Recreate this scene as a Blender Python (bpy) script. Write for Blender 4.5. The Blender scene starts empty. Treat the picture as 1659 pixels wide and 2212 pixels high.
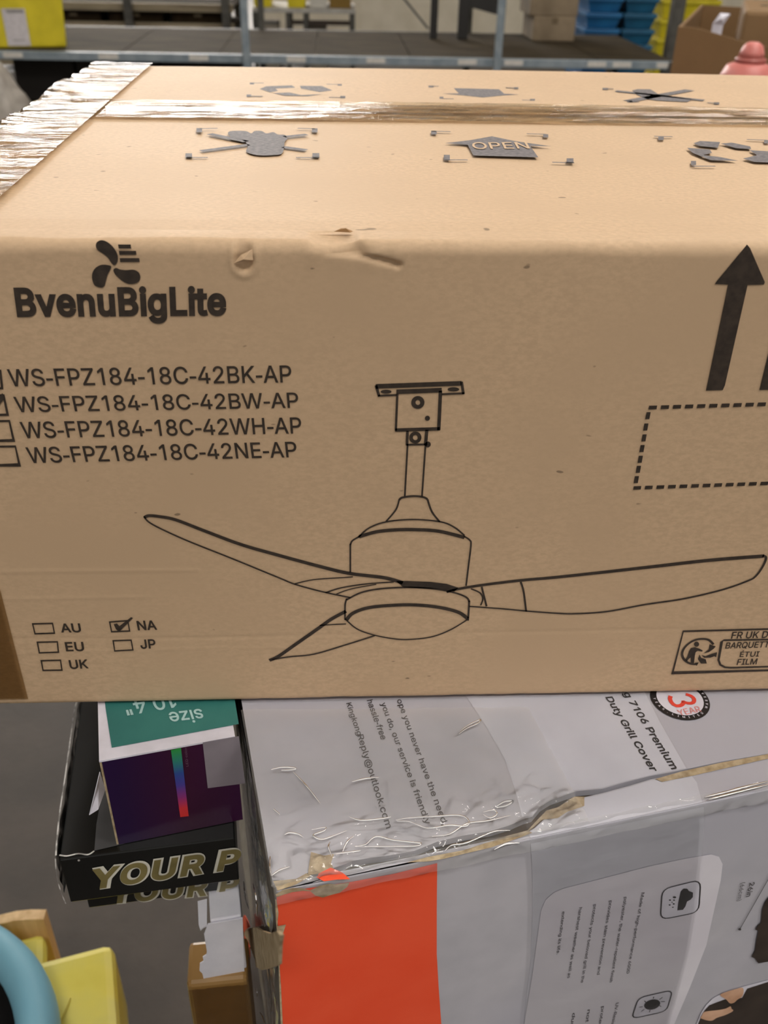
import bpy, bmesh, math, random
from mathutils import Vector, noise
from mathutils.geometry import tessellate_polygon, delaunay_2d_cdt

random.seed(7)
SC = bpy.context.scene
COL = SC.collection

# ------------------------------------------------------------------ camera
W, H, F = 1659, 2212, 2014.8
CAM = Vector((0.0, -0.38, 1.35))
RIGHT = Vector((0.99867, -0.04747, 0.02033)).normalized()
DOWN = Vector((-0.00878, -0.54386, -0.83913)).normalized()
FWD = RIGHT.cross(DOWN).normalized()
DOWN = FWD.cross(RIGHT).normalized()
cd = bpy.data.cameras.new('camera')
cam = bpy.data.objects.new('camera', cd)
COL.objects.link(cam)
from mathutils import Matrix
m = Matrix((RIGHT, -DOWN, -FWD)).transposed().to_4x4()
m.translation = CAM
cam.matrix_world = m
cd.sensor_fit = 'HORIZONTAL'
cd.sensor_width = 36.0
cd.lens = F * 36.0 / W
cd.clip_start = 0.01
cd.clip_end = 200
cd.dof.use_dof = True
cd.dof.focus_distance = 0.47
cd.dof.aperture_fstop = cd.lens / 1000 / 0.0024
SC.camera = cam

# ------------------------------------------------------------------ light and exposure
SC.view_settings.view_transform = 'Standard'
SC.view_settings.look = 'None'
SC.view_settings.gamma = 1.0
SC.view_settings.use_curve_mapping = False
SC.view_settings.exposure = 0.68
world = bpy.data.worlds.new('world')
SC.world = world
world.use_nodes = True
bg = world.node_tree.nodes['Background']
bg.inputs['Color'].default_value = (1.0, 0.95, 0.88, 1)
bg.inputs['Strength'].default_value = 0.36
CEILING_Z = 5.6
LAMP_STRENGTH = 32.0
# (x, y) of the ceiling lamps: unseen; far rows and tall lenses shaped for glare on the tape
LAMPS = [(1.8, 1.3), (-3.6, 4.2), (2.6, 4.4), (0.2, -2.6), (3.0, -1.2)]
for _y in (13.5, 16.5, 20.5, 25.5, 31.5):
    for _k in range(6):
        LAMPS.append((-0.045 * _y - 0.062 * _y * _k + 0.3, _y))

# ------------------------------------------------------------------ pixel to point on a plane of the place
def ray(px, py):
    return FWD + RIGHT * ((px - W / 2) / F) + DOWN * ((py - H / 2) / F)

class Plane:
    def __init__(s, p, n):
        s.p = Vector(p); s.n = Vector(n).normalized()
    def at(s, px, py, off=0.0):
        d = ray(px, py)
        t = (s.p - CAM).dot(s.n) / d.dot(s.n)
        return CAM + d * t + s.n * off
    def mm(s, px, py, w):                    # width of w photo pixels, in metres, at that point
        return w / F * (s.at(px, py) - CAM).dot(FWD)

def on_z(px, py, z): return Plane((0, 0, z), (0, 0, 1)).at(px, py)
def on_y(px, py, y): return Plane((0, y, 0), (0, -1, 0)).at(px, py)

# ------------------------------------------------------------------ materials
MATS = {}
def srgb(r, g, b):
    f = lambda c: (c / 255 / 12.92) if c / 255 <= 0.04045 else ((c / 255 + 0.055) / 1.055) ** 2.4
    return (f(r), f(g), f(b), 1)

def new_mat(name):
    m = bpy.data.materials.new(name); m.use_nodes = True
    n = m.node_tree.nodes; l = m.node_tree.links
    return m, n, l, n['Principled BSDF']

def noisy(name, c1, c2, scale=40, rough=0.6, stretch=(1, 1, 1), bump=0.0, bscale=None, spec=0.5, detail=6, lo=0.35, hi=0.65, metal=0.0, c3=None, s3=4):
    """two-tone procedural surface with fine relief"""
    if name in MATS: return MATS[name]
    m, n, l, p = new_mat(name)
    tc = n.new('ShaderNodeTexCoord'); mp = n.new('ShaderNodeMapping'); mp.inputs['Scale'].default_value = stretch
    l.new(tc.outputs['Object'], mp.inputs['Vector'])
    t = n.new('ShaderNodeTexNoise'); t.inputs['Scale'].default_value = scale; t.inputs['Detail'].default_value = detail
    l.new(mp.outputs['Vector'], t.inputs['Vector'])
    r = n.new('ShaderNodeValToRGB'); r.color_ramp.elements[0].position = lo; r.color_ramp.elements[1].position = hi
    r.color_ramp.elements[0].color = c1; r.color_ramp.elements[1].color = c2
    l.new(t.outputs['Fac'], r.inputs['Fac'])
    out = r.outputs['Color']
    if c3:
        t3 = n.new('ShaderNodeTexNoise'); t3.inputs['Scale'].default_value = s3; t3.inputs['Detail'].default_value = 3
        l.new(tc.outputs['Object'], t3.inputs['Vector'])
        r3 = n.new('ShaderNodeValToRGB'); r3.color_ramp.elements[0].position = 0.45; r3.color_ramp.elements[1].position = 0.7
        l.new(t3.outputs['Fac'], r3.inputs['Fac'])
        mx = n.new('ShaderNodeMix'); mx.data_type = 'RGBA'
        l.new(r3.outputs['Color'], mx.inputs['Factor']); l.new(out, mx.inputs['A']); mx.inputs['B'].default_value = c3
        out = mx.outputs['Result']
    l.new(out, p.inputs['Base Color'])
    p.inputs['Roughness'].default_value = rough
    p.inputs['Specular IOR Level'].default_value = spec
    p.inputs['Metallic'].default_value = metal
    if bump:
        t2 = n.new('ShaderNodeTexNoise'); t2.inputs['Scale'].default_value = bscale or scale; t2.inputs['Detail'].default_value = 5
        l.new(mp.outputs['Vector'], t2.inputs['Vector'])
        b = n.new('ShaderNodeBump'); b.inputs['Strength'].default_value = 1; b.inputs['Distance'].default_value = bump
        l.new(t2.outputs['Fac'], b.inputs['Height']); l.new(b.outputs['Normal'], p.inputs['Normal'])
    MATS[name] = m
    return m

def plain(name, c, rough=0.5, spec=0.5, vary=0.08, scale=60):
    k = lambda f: tuple(min(1, x * f) for x in c[:3]) + (1,)
    return noisy(name, k(1 - vary), k(1 + vary), scale=scale, rough=rough, spec=spec)

def kraft(name, c, spec=0.24, rough=0.66):
    k = lambda f: tuple(min(1, x * f) for x in c[:3]) + (1,)
    if name in MATS: return MATS[name]
    m = noisy(name, k(0.93), k(1.06), scale=600, stretch=(0.6, 0.8, 1.0), rough=rough, bump=0.00004, bscale=900, spec=spec, c3=k(0.95), s3=14)
    # dark recycled-paper specks
    n = m.node_tree.nodes; l = m.node_tree.links; p = n['Principled BSDF']
    src = p.inputs['Base Color'].links[0].from_socket
    tc = n.new('ShaderNodeTexCoord'); t = n.new('ShaderNodeTexNoise'); t.inputs['Scale'].default_value = 170; t.inputs['Detail'].default_value = 1
    mp = n.new('ShaderNodeMapping'); mp.inputs['Scale'].default_value = (0.6, 1, 1.3)
    l.new(tc.outputs['Object'], mp.inputs['Vector']); l.new(mp.outputs['Vector'], t.inputs['Vector'])
    r = n.new('ShaderNodeValToRGB'); r.color_ramp.elements[0].position = 0.77; r.color_ramp.elements[1].position = 0.80
    l.new(t.outputs['Fac'], r.inputs['Fac'])
    mx = n.new('ShaderNodeMix'); mx.data_type = 'RGBA'
    l.new(r.outputs['Color'], mx.inputs['Factor']); l.new(src, mx.inputs['A']); mx.inputs['B'].default_value = k(0.45)
    l.new(mx.outputs['Result'], p.inputs['Base Color'])
    return m

def film(name, tint=(1, 1, 1, 1), haze=0.06, hazec=(0.8, 0.8, 0.82, 1), rough=0.06, bump=0.0006, bscale=120, stretch=(1, 1, 1), ior=1.5, big=None):
    """clear plastic film or tape: see-through, with a fresnel gloss on a crinkled surface"""
    if name in MATS: return MATS[name]
    m, n, l, p = new_mat(name); n.remove(p)
    out = n['Material Output']
    tc = n.new('ShaderNodeTexCoord'); mp = n.new('ShaderNodeMapping'); mp.inputs['Scale'].default_value = stretch
    l.new(tc.outputs['Object'], mp.inputs['Vector'])
    t = n.new('ShaderNodeTexNoise'); t.inputs['Scale'].default_value = bscale; t.inputs['Detail'].default_value = 4
    l.new(mp.outputs['Vector'], t.inputs['Vector'])
    b = n.new('ShaderNodeBump'); b.inputs['Distance'].default_value = bump; l.new(t.outputs['Fac'], b.inputs['Height'])
    if big:
        t2 = n.new('ShaderNodeTexNoise'); t2.inputs['Scale'].default_value = big[0]; t2.inputs['Detail'].default_value = 2
        mp2 = n.new('ShaderNodeMapping'); mp2.inputs['Scale'].default_value = big[2]
        l.new(tc.outputs['Object'], mp2.inputs['Vector']); l.new(mp2.outputs['Vector'], t2.inputs['Vector'])
        b2 = n.new('ShaderNodeBump'); b2.inputs['Distance'].default_value = big[1]; l.new(t2.outputs['Fac'], b2.inputs['Height'])
        l.new(b2.outputs['Normal'], b.inputs['Normal'])
    tr = n.new('ShaderNodeBsdfTransparent'); tr.inputs['Color'].default_value = tint
    df = n.new('ShaderNodeBsdfDiffuse'); df.inputs['Color'].default_value = hazec
    gl = n.new('ShaderNodeBsdfGlossy'); gl.inputs['Roughness'].default_value = rough
    fr = n.new('ShaderNodeFresnel'); fr.inputs['IOR'].default_value = ior
    l.new(b.outputs['Normal'], gl.inputs['Normal']); l.new(b.outputs['Normal'], fr.inputs['Normal'])
    m1 = n.new('ShaderNodeMixShader'); m1.inputs['Fac'].default_value = haze
    l.new(tr.outputs[0], m1.inputs[1]); l.new(df.outputs[0], m1.inputs[2])
    m2 = n.new('ShaderNodeMixShader')
    l.new(fr.outputs[0], m2.inputs['Fac']); l.new(m1.outputs[0], m2.inputs[1]); l.new(gl.outputs[0], m2.inputs[2])
    l.new(m2.outputs[0], out.inputs['Surface'])
    MATS[name] = m
    return m

def ramp_mat(name, axis, stops, rough=0.3):
    """printed colour gradient along one generated axis"""
    if name in MATS: return MATS[name]
    m, n, l, p = new_mat(name)
    tc = n.new('ShaderNodeTexCoord'); sp = n.new('ShaderNodeSeparateXYZ'); r = n.new('ShaderNodeValToRGB')
    l.new(tc.outputs['Generated'], sp.inputs[0]); l.new(sp.outputs[axis], r.inputs['Fac'])
    e = r.color_ramp.elements
    e[0].position, e[0].color = stops[0]; e[1].position, e[1].color = stops[-1]
    for pos, c in stops[1:-1]:
        x = e.new(pos); x.color = c
    l.new(r.outputs['Color'], p.inputs['Base Color']); p.inputs['Roughness'].default_value = rough
    MATS[name] = m
    return m

KRAFT = kraft('kraft_board', srgb(198, 169, 137))
KRAFT_D = kraft('kraft_board_dull', srgb(150, 112, 72))
INK = noisy('printing_ink', srgb(50, 42, 36), srgb(64, 54, 46), scale=300, rough=0.6, spec=0.3)
INK_GLARE = noisy('glare_lightened_ink', srgb(98, 94, 96), srgb(124, 118, 118), scale=380, rough=0.7, spec=0.2)  # carton ink lightened to paint in the grazing glare on the flaps

# ------------------------------------------------------------------ building helpers
def thing(name, label, cat, loc, group=None):
    o = bpy.data.objects.new(name, None); COL.objects.link(o)
    o.location = loc; o.empty_display_size = 0.05
    o['label'] = label; o['category'] = cat
    if group: o['group'] = group
    return o

def root_loc(parent):
    v = Vector((0, 0, 0)); p = parent
    while p: v = v + p.location; p = p.parent
    return v

def obj(name, verts, faces, mat, parent=None, smooth=False, origin=None):
    """one mesh object from world-space vertices"""
    base = root_loc(parent)
    o_loc = Vector(origin) - base if origin is not None else Vector((0, 0, 0))
    sh = base + o_loc
    me = bpy.data.meshes.new(name)
    me.from_pydata([tuple(Vector(v) - sh) for v in verts], [], faces)
    me.update()
    if smooth:
        me.polygons.foreach_set('use_smooth', [True] * len(me.polygons))
    me.materials.append(mat)
    o = bpy.data.objects.new(name, me); COL.objects.link(o)
    o.location = o_loc
    if parent: o.parent = parent
    return o

def tag(o, label, cat, group=None):
    o['label'] = label; o['category'] = cat
    if group: o['group'] = group
    return o

def struct(o):
    o['kind'] = 'structure'; return o

def bevel(o, w, seg=2):
    b = o.modifiers.new('bevel', 'BEVEL'); b.width = w; b.segments = seg; b.limit_method = 'ANGLE'
    return o

def hexa(c, name, mat, parent=None, bev=0.0, origin=None):
    """box from 8 corners: 4 bottom ring, 4 top ring"""
    f = [(3, 2, 1, 0), (4, 5, 6, 7), (0, 1, 5, 4), (1, 2, 6, 5), (2, 3, 7, 6), (3, 0, 4, 7)]
    o = obj(name, c, f, mat, parent, origin=origin)
    if bev: bevel(o, bev)
    return o

def box(name, lo, hi, mat, parent=None, bev=0.0, origin=None):
    x0, y0, z0 = lo; x1, y1, z1 = hi
    return hexa([(x0, y0, z0), (x1, y0, z0), (x1, y1, z0), (x0, y1, z0), (x0, y0, z1), (x1, y0, z1), (x1, y1, z1), (x0, y1, z1)], name, mat, parent, bev, origin)

def base_of(lo, hi): return ((lo[0] + hi[0]) / 2, (lo[1] + hi[1]) / 2, lo[2])

class Frame:
    """an upright box turned about z: front-left corner, turn in degrees, size"""
    def __init__(s, x, y, turn, w, d, z0, z1):
        a = math.radians(turn)
        s.o = Vector((x, y, 0)); s.u = Vector((math.cos(a), math.sin(a), 0)); s.v = Vector((-math.sin(a), math.cos(a), 0))
        s.w, s.d, s.z0, s.z1 = w, d, z0, z1
    def p(s, u, v, z): return s.o + s.u * u + s.v * v + Vector((0, 0, z))
    def box(s, name, u0, u1, v0, v1, z0, z1, mat, parent=None, bev=0.0):
        c = [s.p(u0, v0, z0), s.p(u1, v0, z0), s.p(u1, v1, z0), s.p(u0, v1, z0), s.p(u0, v0, z1), s.p(u1, v0, z1), s.p(u1, v1, z1), s.p(u0, v1, z1)]
        return hexa(c, name, mat, parent, bev)
    def whole(s, name, mat, parent=None, bev=0.0): return s.box(name, 0, s.w, 0, s.d, s.z0, s.z1, mat, parent, bev)
    def mid(s, z=None): return s.p(s.w / 2, s.d / 2, s.z0 if z is None else z)
    def front(s): return Plane(s.p(0, 0, s.z0), -s.v)
    def top(s): return Plane(s.p(0, 0, s.z1), (0, 0, 1))
    def left(s): return Plane(s.p(0, 0, s.z0), -s.u)

def smooth_line(pts, n=6, closed=False):
    P = [Vector(p) for p in pts]
    if len(P) < 3: return P
    out = []
    N = len(P)
    for i in range(N if closed else N - 1):
        if closed: a, b, c, d = P[i - 1], P[i], P[(i + 1) % N], P[(i + 2) % N]
        else: a, b, c, d = P[max(i - 1, 0)], P[i], P[i + 1], P[min(i + 2, N - 1)]
        for k in range(n):
            t = k / n
            out.append(0.5 * ((2 * b) + (c - a) * t + (2 * a - 5 * b + 4 * c - d) * t * t + (3 * b - 3 * c + d - a) * t ** 3))
    if not closed: out.append(P[-1])
    return out

class Print:
    """collects flat printed shapes on one plane, as one mesh"""
    def __init__(s, plane, off=0.0004, xf=None):
        s.pl = plane; s.off = off; s.V = []; s.Fc = []; s.xf = xf or (lambda x, y: (x, y))
    def pt(s, x, y):
        a, b = s.xf(x, y); return s.pl.at(a, b, s.off)
    def poly(s, pts, sm=False):
        P = [s.pt(*p) for p in pts]
        if sm: P = smooth_line(P, 5, True)
        i = len(s.V); s.V += P
        for t in tessellate_polygon([P]):
            s.Fc.append(tuple(i + k for k in t))
        return s
    def line(s, pts, w, sm=False, cap=False, closed=False):
        """ribbon along points; w in the same pixels as the points (one value or a pair from start to end)"""
        k = (Vector(s.xf(1, 0)) - Vector(s.xf(0, 0))).length
        w0, w1 = w if isinstance(w, tuple) else (w, w)
        a, b = s.xf(*pts[0])
        h = s.pl.mm(a, b, k) / 2
        P = [s.pt(*p) for p in pts]
        if sm: P = smooth_line(P, 6, closed)
        n = len(P); N = s.pl.n; i = len(s.V)
        for j in range(n):
            if closed: d = P[(j + 1) % n] - P[j - 1]
            else: d = P[min(j + 1, n - 1)] - P[max(j - 1, 0)]
            d = d.normalized(); q = N.cross(d)
            ww = h * (w0 + (w1 - w0) * j / max(1, n - 1))
            if not closed and 0 < j < n - 1:
                d1 = (P[j] - P[j - 1]).normalized(); c = max(0.5, d1.dot(d)); ww /= c
            e = Vector((0, 0, 0))
            if cap and not closed and j == 0: e = -d * ww * 0.6
            if cap and not closed and j == n - 1: e = d * ww * 0.6
            s.V += [P[j] - q * ww + e, P[j] + q * ww + e]
        for j in range(n if closed else n - 1):
            a, b = i + 2 * j, i + 2 * ((j + 1) % n)
            s.Fc.append((a, b, b + 1, a + 1))
        return s
    def disc(s, x, y, rx, ry=None, n=20):
        ry = ry or rx
        return s.poly([(x + rx * math.cos(2 * math.pi * k / n), y + ry * math.sin(2 * math.pi * k / n)) for k in range(n)])
    def ring(s, x, y, r, w, n=24):
        return s.line([(x + r * math.cos(2 * math.pi * k / n), y + r * math.sin(2 * math.pi * k / n)) for k in range(n)], w, closed=True)
    def sq(s, x, y, w, h):
        return s.poly([(x - w / 2, y - h / 2), (x + w / 2, y - h / 2), (x + w / 2, y + h / 2), (x - w / 2, y + h / 2)])
    def make(s, name, mat, parent, label=None):
        o = obj(name, s.V, s.Fc, mat, parent)
        if label: o['label'] = label
        return o

# outlines of a plain sans-serif alphabet: advance | contour | contour ... (thousandths of an em)
GLYPHS = {'a': '389|160,-9 126,-5 94,5 68,22 48,45 35,73 30,108 34,138 43,161 58,179 78,193 100,203 125,211 178,220 234,227 252,230 265,235 273,243 276,255 276,257 273,279 267,297 256,311 240,322 220,329 196,331 171,329 149,322 132,313 118,301 107,288 100,274 41,291 57,322 79,346 104,364 133,375 163,382 194,384 215,383 239,379 263,372 286,360 306,343 322,320 333,290 337,251 337,0 277,0 277,52 272,52 264,38 252,25 236,12 215,1 190,-6|170,45 202,49 228,59 248,74 263,93 272,115 276,138 276,190 259,182 231,176 200,171 175,168 154,164 134,159 117,150 103,139 95,124 92,105 94,87 102,72 114,61 130,52 149,47',
'b': '424|229,-8 198,-5 172,4 153,17 138,31 118,59 112,59 112,0 53,0 53,509 114,509 114,319 118,319 137,346 152,360 171,373 197,381 229,384 259,382 287,374 313,361 335,342 354,320 370,293 381,261 388,227 390,189 388,151 381,116 370,84 355,57 336,34 313,16 288,3 260,-6|220,47 253,51 279,66 301,88 316,117 325,151 328,189 325,227 316,261 301,290 280,311 253,325 220,330 188,325 161,312 140,291 125,263 116,229 113,189 116,150 125,115 140,86 162,65 188,51',
'c': '396|207,-8 174,-5 144,3 117,16 93,35 72,58 56,85 44,116 37,150 34,187 37,225 44,260 56,291 72,318 93,341 117,360 144,374 174,382 207,384 234,383 260,377 284,368 305,356 324,341 340,322 353,301 362,277 303,262 298,276 290,289 270,311 257,319 242,325 226,329 207,330 173,325 145,310 124,287 108,258 99,224 96,187 99,151 108,117 124,89 145,66 173,51 207,46 226,48 243,52 258,58 271,66 282,76 292,89 299,102 304,117 363,102 354,78 341,56 325,37 306,21 285,9 261,-1 235,-6',
'd': '424|195,-8 165,-6 137,3 111,16 89,34 70,57 55,84 43,116 36,151 34,189 36,227 43,261 55,293 70,320 89,342 112,361 137,374 165,382 196,384 228,381 253,373 272,360 287,346 306,319 311,319 311,509 372,509 372,0 313,0 313,59 307,59 287,31 272,17 252,4 227,-5|205,47 236,51 263,65 284,86 299,115 309,150 312,189 309,229 300,263 284,291 263,312 237,325 205,330 172,325 145,311 124,290 108,261 99,227 96,189 99,151 109,117 124,88 145,66 172,51',
'e': '404|212,-8 177,-5 145,3 117,16 92,35 72,58 56,85 44,116 37,150 34,187 36,224 44,258 55,290 71,317 91,340 115,359 142,373 172,382 205,384 236,382 266,374 294,361 319,341 341,315 357,282 365,256 370,227 371,194 371,169 75,169 75,221 338,221 310,202 307,237 298,269 283,294 263,314 237,326 205,330 173,326 146,313 125,294 109,270 99,241 96,211 96,178 100,139 110,106 128,80 151,61 179,50 212,46 234,48 254,53 271,61 285,73 297,88 306,105 365,91 353,63 335,39 311,19 283,4 249,-5',
'f': '254|228,379 228,327 6,327 6,379|81,0 81,432 84,461 96,486 113,505 135,519 161,527 187,530 222,527 243,521 227,468 215,472 195,474 171,470 154,460 145,443 142,419 142,0',
'g': '425|207,-151 168,-148 134,-140 105,-127 82,-110 64,-91 51,-69 101,-41 122,-66 136,-78 154,-88 178,-95 207,-97 249,-92 282,-75 304,-47 311,-6 311,68 306,68 287,41 272,28 252,16 227,8 195,5 165,7 138,14 113,27 90,43 71,65 55,90 43,120 36,154 34,191 36,229 43,263 55,293 71,320 90,342 112,361 138,374 166,382 196,384 228,382 253,373 273,360 288,346 308,319 313,319 313,379 372,379 372,-9 370,-40 363,-67 350,-90 324,-117 291,-136 265,-144 237,-149|205,59 237,63 264,75 285,95 300,121 309,154 312,193 309,231 300,264 285,291 264,312 237,325 205,330 172,325 145,312 124,290 109,262 99,229 96,193 99,155 109,123 124,96 145,76 172,63',
'h': '410|114,227 114,0 53,0 53,509 114,509 114,287 102,287 116,319 132,344 152,362 187,379 227,384 264,380 295,369 321,349 341,321 350,298 355,271 357,240 357,0 296,0 296,235 290,275 273,304 246,323 210,329 184,326 161,317 141,303 126,283 117,257',
'i': '167|53,0 53,379 114,379 114,0|84,443 67,446 54,455 44,468 41,483 44,499 54,512 67,521 84,524 100,521 114,512 123,499 126,483 123,468 114,455 100,446',
'j': '167|53,379 114,379 114,-30 111,-63 102,-90 86,-113 65,-129 37,-139 4,-143 -10,-143 -10,-87 2,-87 25,-83 40,-72 50,-54 53,-29|83,443 67,446 53,455 44,468 41,483 44,499 53,512 67,521 83,524 100,521 114,512 123,499 126,483 123,468 114,455 100,446',
'k': '381|110,137 110,212 121,212 284,379 360,379 184,199 177,199|53,0 53,509 114,509 114,0|294,0 148,186 191,229 372,0',
'l': '189|139,-2 101,3 74,20 58,47 53,84 53,509 114,509 114,99 115,77 120,62 130,54 146,52 160,53 170,54 181,3 162,-1',
'm': '610|53,0 53,379 112,379 112,295 108,295 118,323 132,346 151,363 172,376 195,384 219,386 257,380 287,361 309,331 321,295 312,295 322,321 337,343 357,361 381,375 407,383 437,386 468,383 497,372 522,354 541,328 553,296 557,255 557,0 496,0 496,254 490,289 473,313 447,326 419,330 395,328 374,320 358,307 345,290 338,270 335,247 335,0 274,0 274,260 269,288 253,311 229,326 199,330 178,328 158,320 140,307 126,289 117,266 114,238 114,0',
'n': '410|114,227 114,0 53,0 53,379 112,379 112,287 102,287 116,319 132,344 152,362 187,379 227,384 264,380 295,369 321,349 341,321 350,298 355,271 357,240 357,0 296,0 296,235 290,275 273,304 246,323 210,329 184,326 161,317 141,303 126,283 117,257',
'o': '415|207,-8 174,-5 144,3 117,16 93,35 72,58 56,85 44,116 37,150 34,187 37,225 44,260 56,291 72,318 93,341 117,360 144,374 174,382 207,384 241,382 271,374 299,360 323,341 343,318 359,291 371,260 379,225 381,187 379,150 371,116 359,85 343,58 323,35 299,16 271,3 241,-5|207,46 242,51 270,66 292,89 307,117 316,151 319,187 316,224 307,258 292,287 270,310 242,325 207,330 173,325 145,310 124,287 108,258 99,224 96,187 99,151 108,117 124,89 145,66 173,51',
'p': '424|53,-143 53,379 112,379 112,319 118,319 137,346 152,360 171,373 197,381 229,384 259,382 287,374 313,361 335,342 354,320 370,293 381,261 388,227 390,189 388,151 381,116 370,84 355,57 336,34 313,16 288,3 260,-6 229,-8 198,-5 173,4 153,17 138,31 118,59 114,59 114,-143|220,47 253,51 279,66 301,88 316,117 325,151 328,189 325,227 316,261 301,290 280,311 253,325 220,330 188,325 161,312 140,291 125,263 116,229 113,189 116,150 125,115 140,86 162,65 188,51',
'q': '424|372,-143 311,-143 311,59 306,59 287,31 272,17 252,4 227,-5 195,-8 165,-6 137,3 111,16 89,34 70,57 55,84 43,116 36,151 34,189 36,227 43,261 55,293 70,320 89,342 112,361 137,374 165,382 196,384 228,381 253,373 272,360 287,346 307,319 313,319 313,379 372,379|205,47 236,51 263,65 284,86 299,115 309,150 312,189 309,229 300,263 284,291 263,312 237,325 205,330 172,325 145,311 124,290 108,261 99,227 96,189 99,151 109,117 124,88 145,66 172,51',
'r': '259|53,0 53,379 112,379 112,321 115,321 130,347 152,367 181,380 213,385 229,384 243,384 243,322 230,324 207,326 182,323 159,315 140,301 126,284 117,262 114,237 114,0',
's': '365|182,-8 145,-5 112,3 84,18 62,38 45,63 36,94 94,107 105,79 124,60 150,49 181,45 217,50 244,62 262,81 268,103 265,121 254,136 237,147 212,155 149,170 118,180 92,192 72,208 53,237 47,274 51,305 65,332 87,354 115,370 149,381 187,384 223,381 254,372 279,358 299,339 314,316 324,290 268,277 258,298 243,316 219,328 187,333 156,329 131,317 114,299 109,277 112,258 124,243 144,232 172,223 229,209 261,200 287,187 306,171 325,142 331,107 326,75 312,47 290,24 260,6 223,-5',
't': '227|204,379 204,327 6,327 6,379|65,471 126,471 126,98 128,76 136,61 150,53 170,50 185,51 202,54 213,2 192,-3 168,-4 138,-1 113,7 92,21 72,52 65,93',
'u': '410|182,-5 146,-1 115,11 89,31 69,59 60,82 54,109 53,139 53,379 114,379 114,144 119,105 137,75 164,56 200,50 226,53 249,62 268,77 283,97 293,122 296,153 296,379 357,379 357,0 298,0 298,92 307,92 294,60 277,35 257,17 222,0',
'v': '389|163,0 17,379 84,379 165,155 177,121 187,87 206,21 184,21 203,87 213,121 224,155 305,379 371,379 226,0',
'w': '567|138,0 23,379 87,379 133,214 154,137 161,107 168,75 175,41 165,41 172,74 179,105 186,135 206,214 252,379 316,379 362,214 382,136 388,106 395,75 402,41 391,41 399,75 406,106 413,135 434,214 480,379 545,379 429,0 368,0 319,172 305,225 291,280 277,338 291,338 277,280 263,225 248,172 199,0',
'x': '379|21,0 171,218 171,171 29,379 100,379 147,306 179,253 207,206 175,206 190,229 202,253 216,279 233,306 282,379 352,379 209,169 209,214 358,0 287,0 231,85 200,136 173,182 205,182 178,136 165,112 148,85 91,0',
'y': '389|47,-139 61,-86 71,-87 88,-90 104,-89 118,-84 130,-74 141,-58 151,-36 163,-1 17,379 84,379 165,155 177,121 187,87 206,21 184,21 202,87 212,121 224,155 305,379 371,379 204,-58 191,-85 177,-107 159,-124 139,-136 117,-143 91,-145 65,-143',
'z': '380|42,0 42,46 254,320 254,323 48,323 48,379 333,379 333,331 126,60 126,56 339,56 339,0',
'A': '480|16,0 201,509 276,509 463,0 395,0 287,302 264,372 232,478 245,478 233,437 222,402 213,371 191,302 85,0|110,142 110,199 370,199 370,142',
'B': '456|60,0 60,509 241,509 274,507 304,501 329,491 359,469 381,442 394,410 398,374 395,344 387,320 373,301 356,286 336,275 315,267 315,262 339,257 363,245 385,227 402,203 414,173 418,136 413,100 400,67 377,39 344,18 317,8 284,2 247,0|125,57 245,57 281,60 309,67 330,80 349,105 355,137 352,161 342,184 327,203 306,218 279,228 248,231 125,231|125,285 238,285 265,288 288,296 308,309 323,326 333,348 336,372 330,403 313,429 283,446 240,452 125,452',
'C': '510|267,-7 225,-3 186,7 150,25 119,49 92,79 70,115 53,157 44,203 40,254 44,305 53,352 70,393 92,429 119,459 150,484 186,501 225,512 267,516 305,513 340,504 373,490 402,471 427,447 448,418 463,385 473,348 408,348 401,373 389,395 375,413 357,428 337,440 315,449 292,454 267,456 237,453 209,445 184,432 161,414 141,391 125,364 113,332 106,295 103,254 106,213 113,177 125,145 141,117 161,94 184,76 210,63 237,56 267,53 292,55 315,60 337,69 357,81 375,96 389,114 401,136 408,160 473,160 463,124 448,91 428,62 402,38 373,19 341,5 305,-4',
'D': '502|219,0 96,0 96,57 215,57 254,60 288,68 318,81 343,99 363,122 379,149 390,181 397,216 399,255 397,294 390,329 379,361 364,388 344,410 320,428 291,441 258,449 221,452 93,452 93,509 225,509 273,505 315,495 353,478 385,455 412,426 433,391 449,351 458,306 462,255 458,205 449,159 433,119 411,83 384,54 351,31 312,14 268,3|125,509 125,0 60,0 60,509',
'E': '419|60,0 60,509 372,509 372,452 125,452 125,286 355,286 355,229 125,229 125,57 375,57 375,0',
'F': '410|60,0 60,509 369,509 369,452 125,452 125,278 346,278 346,221 125,221 125,0',
'G': '520|269,-7 225,-3 185,7 149,25 118,49 91,79 69,116 53,157 43,203 40,254 43,305 53,352 69,393 91,429 117,459 149,484 184,501 223,512 265,516 304,513 340,504 374,489 403,469 429,445 449,416 465,384 474,349 408,349 399,372 387,393 373,411 356,427 337,439 315,448 291,454 265,456 236,453 209,445 183,432 160,414 141,392 125,364 113,332 106,295 103,254 106,213 113,177 125,145 141,117 161,95 184,76 210,63 238,56 269,53 309,57 345,71 374,93 396,123 407,147 413,173 415,202 434,199 283,199 283,256 478,256 478,200 475,160 466,124 451,91 431,62 406,38 377,19 344,5 308,-4',
'H': '517|60,0 60,509 125,509 125,289 392,289 392,509 457,509 457,0 392,0 392,232 125,232 125,0',
'I': '300|31,0 31,57 118,57 118,452 31,452 31,509 269,509 269,452 183,452 183,57 269,57 269,0',
'J': '396|185,-7 143,-2 106,11 75,33 52,63 38,100 33,145 33,173 98,173 98,145 104,104 122,74 149,56 185,50 220,56 248,74 266,104 272,145 272,509 336,509 336,145 332,100 318,63 294,33 263,11 227,-2',
'K': '467|104,145 104,216 139,261 174,303 212,344 364,509 448,509 231,276 228,276|60,0 60,509 125,509 125,334 124,225 125,193 125,0|372,0 188,259 228,309 449,0',
'L': '393|60,0 60,509 125,509 125,57 361,57 361,0',
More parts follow.
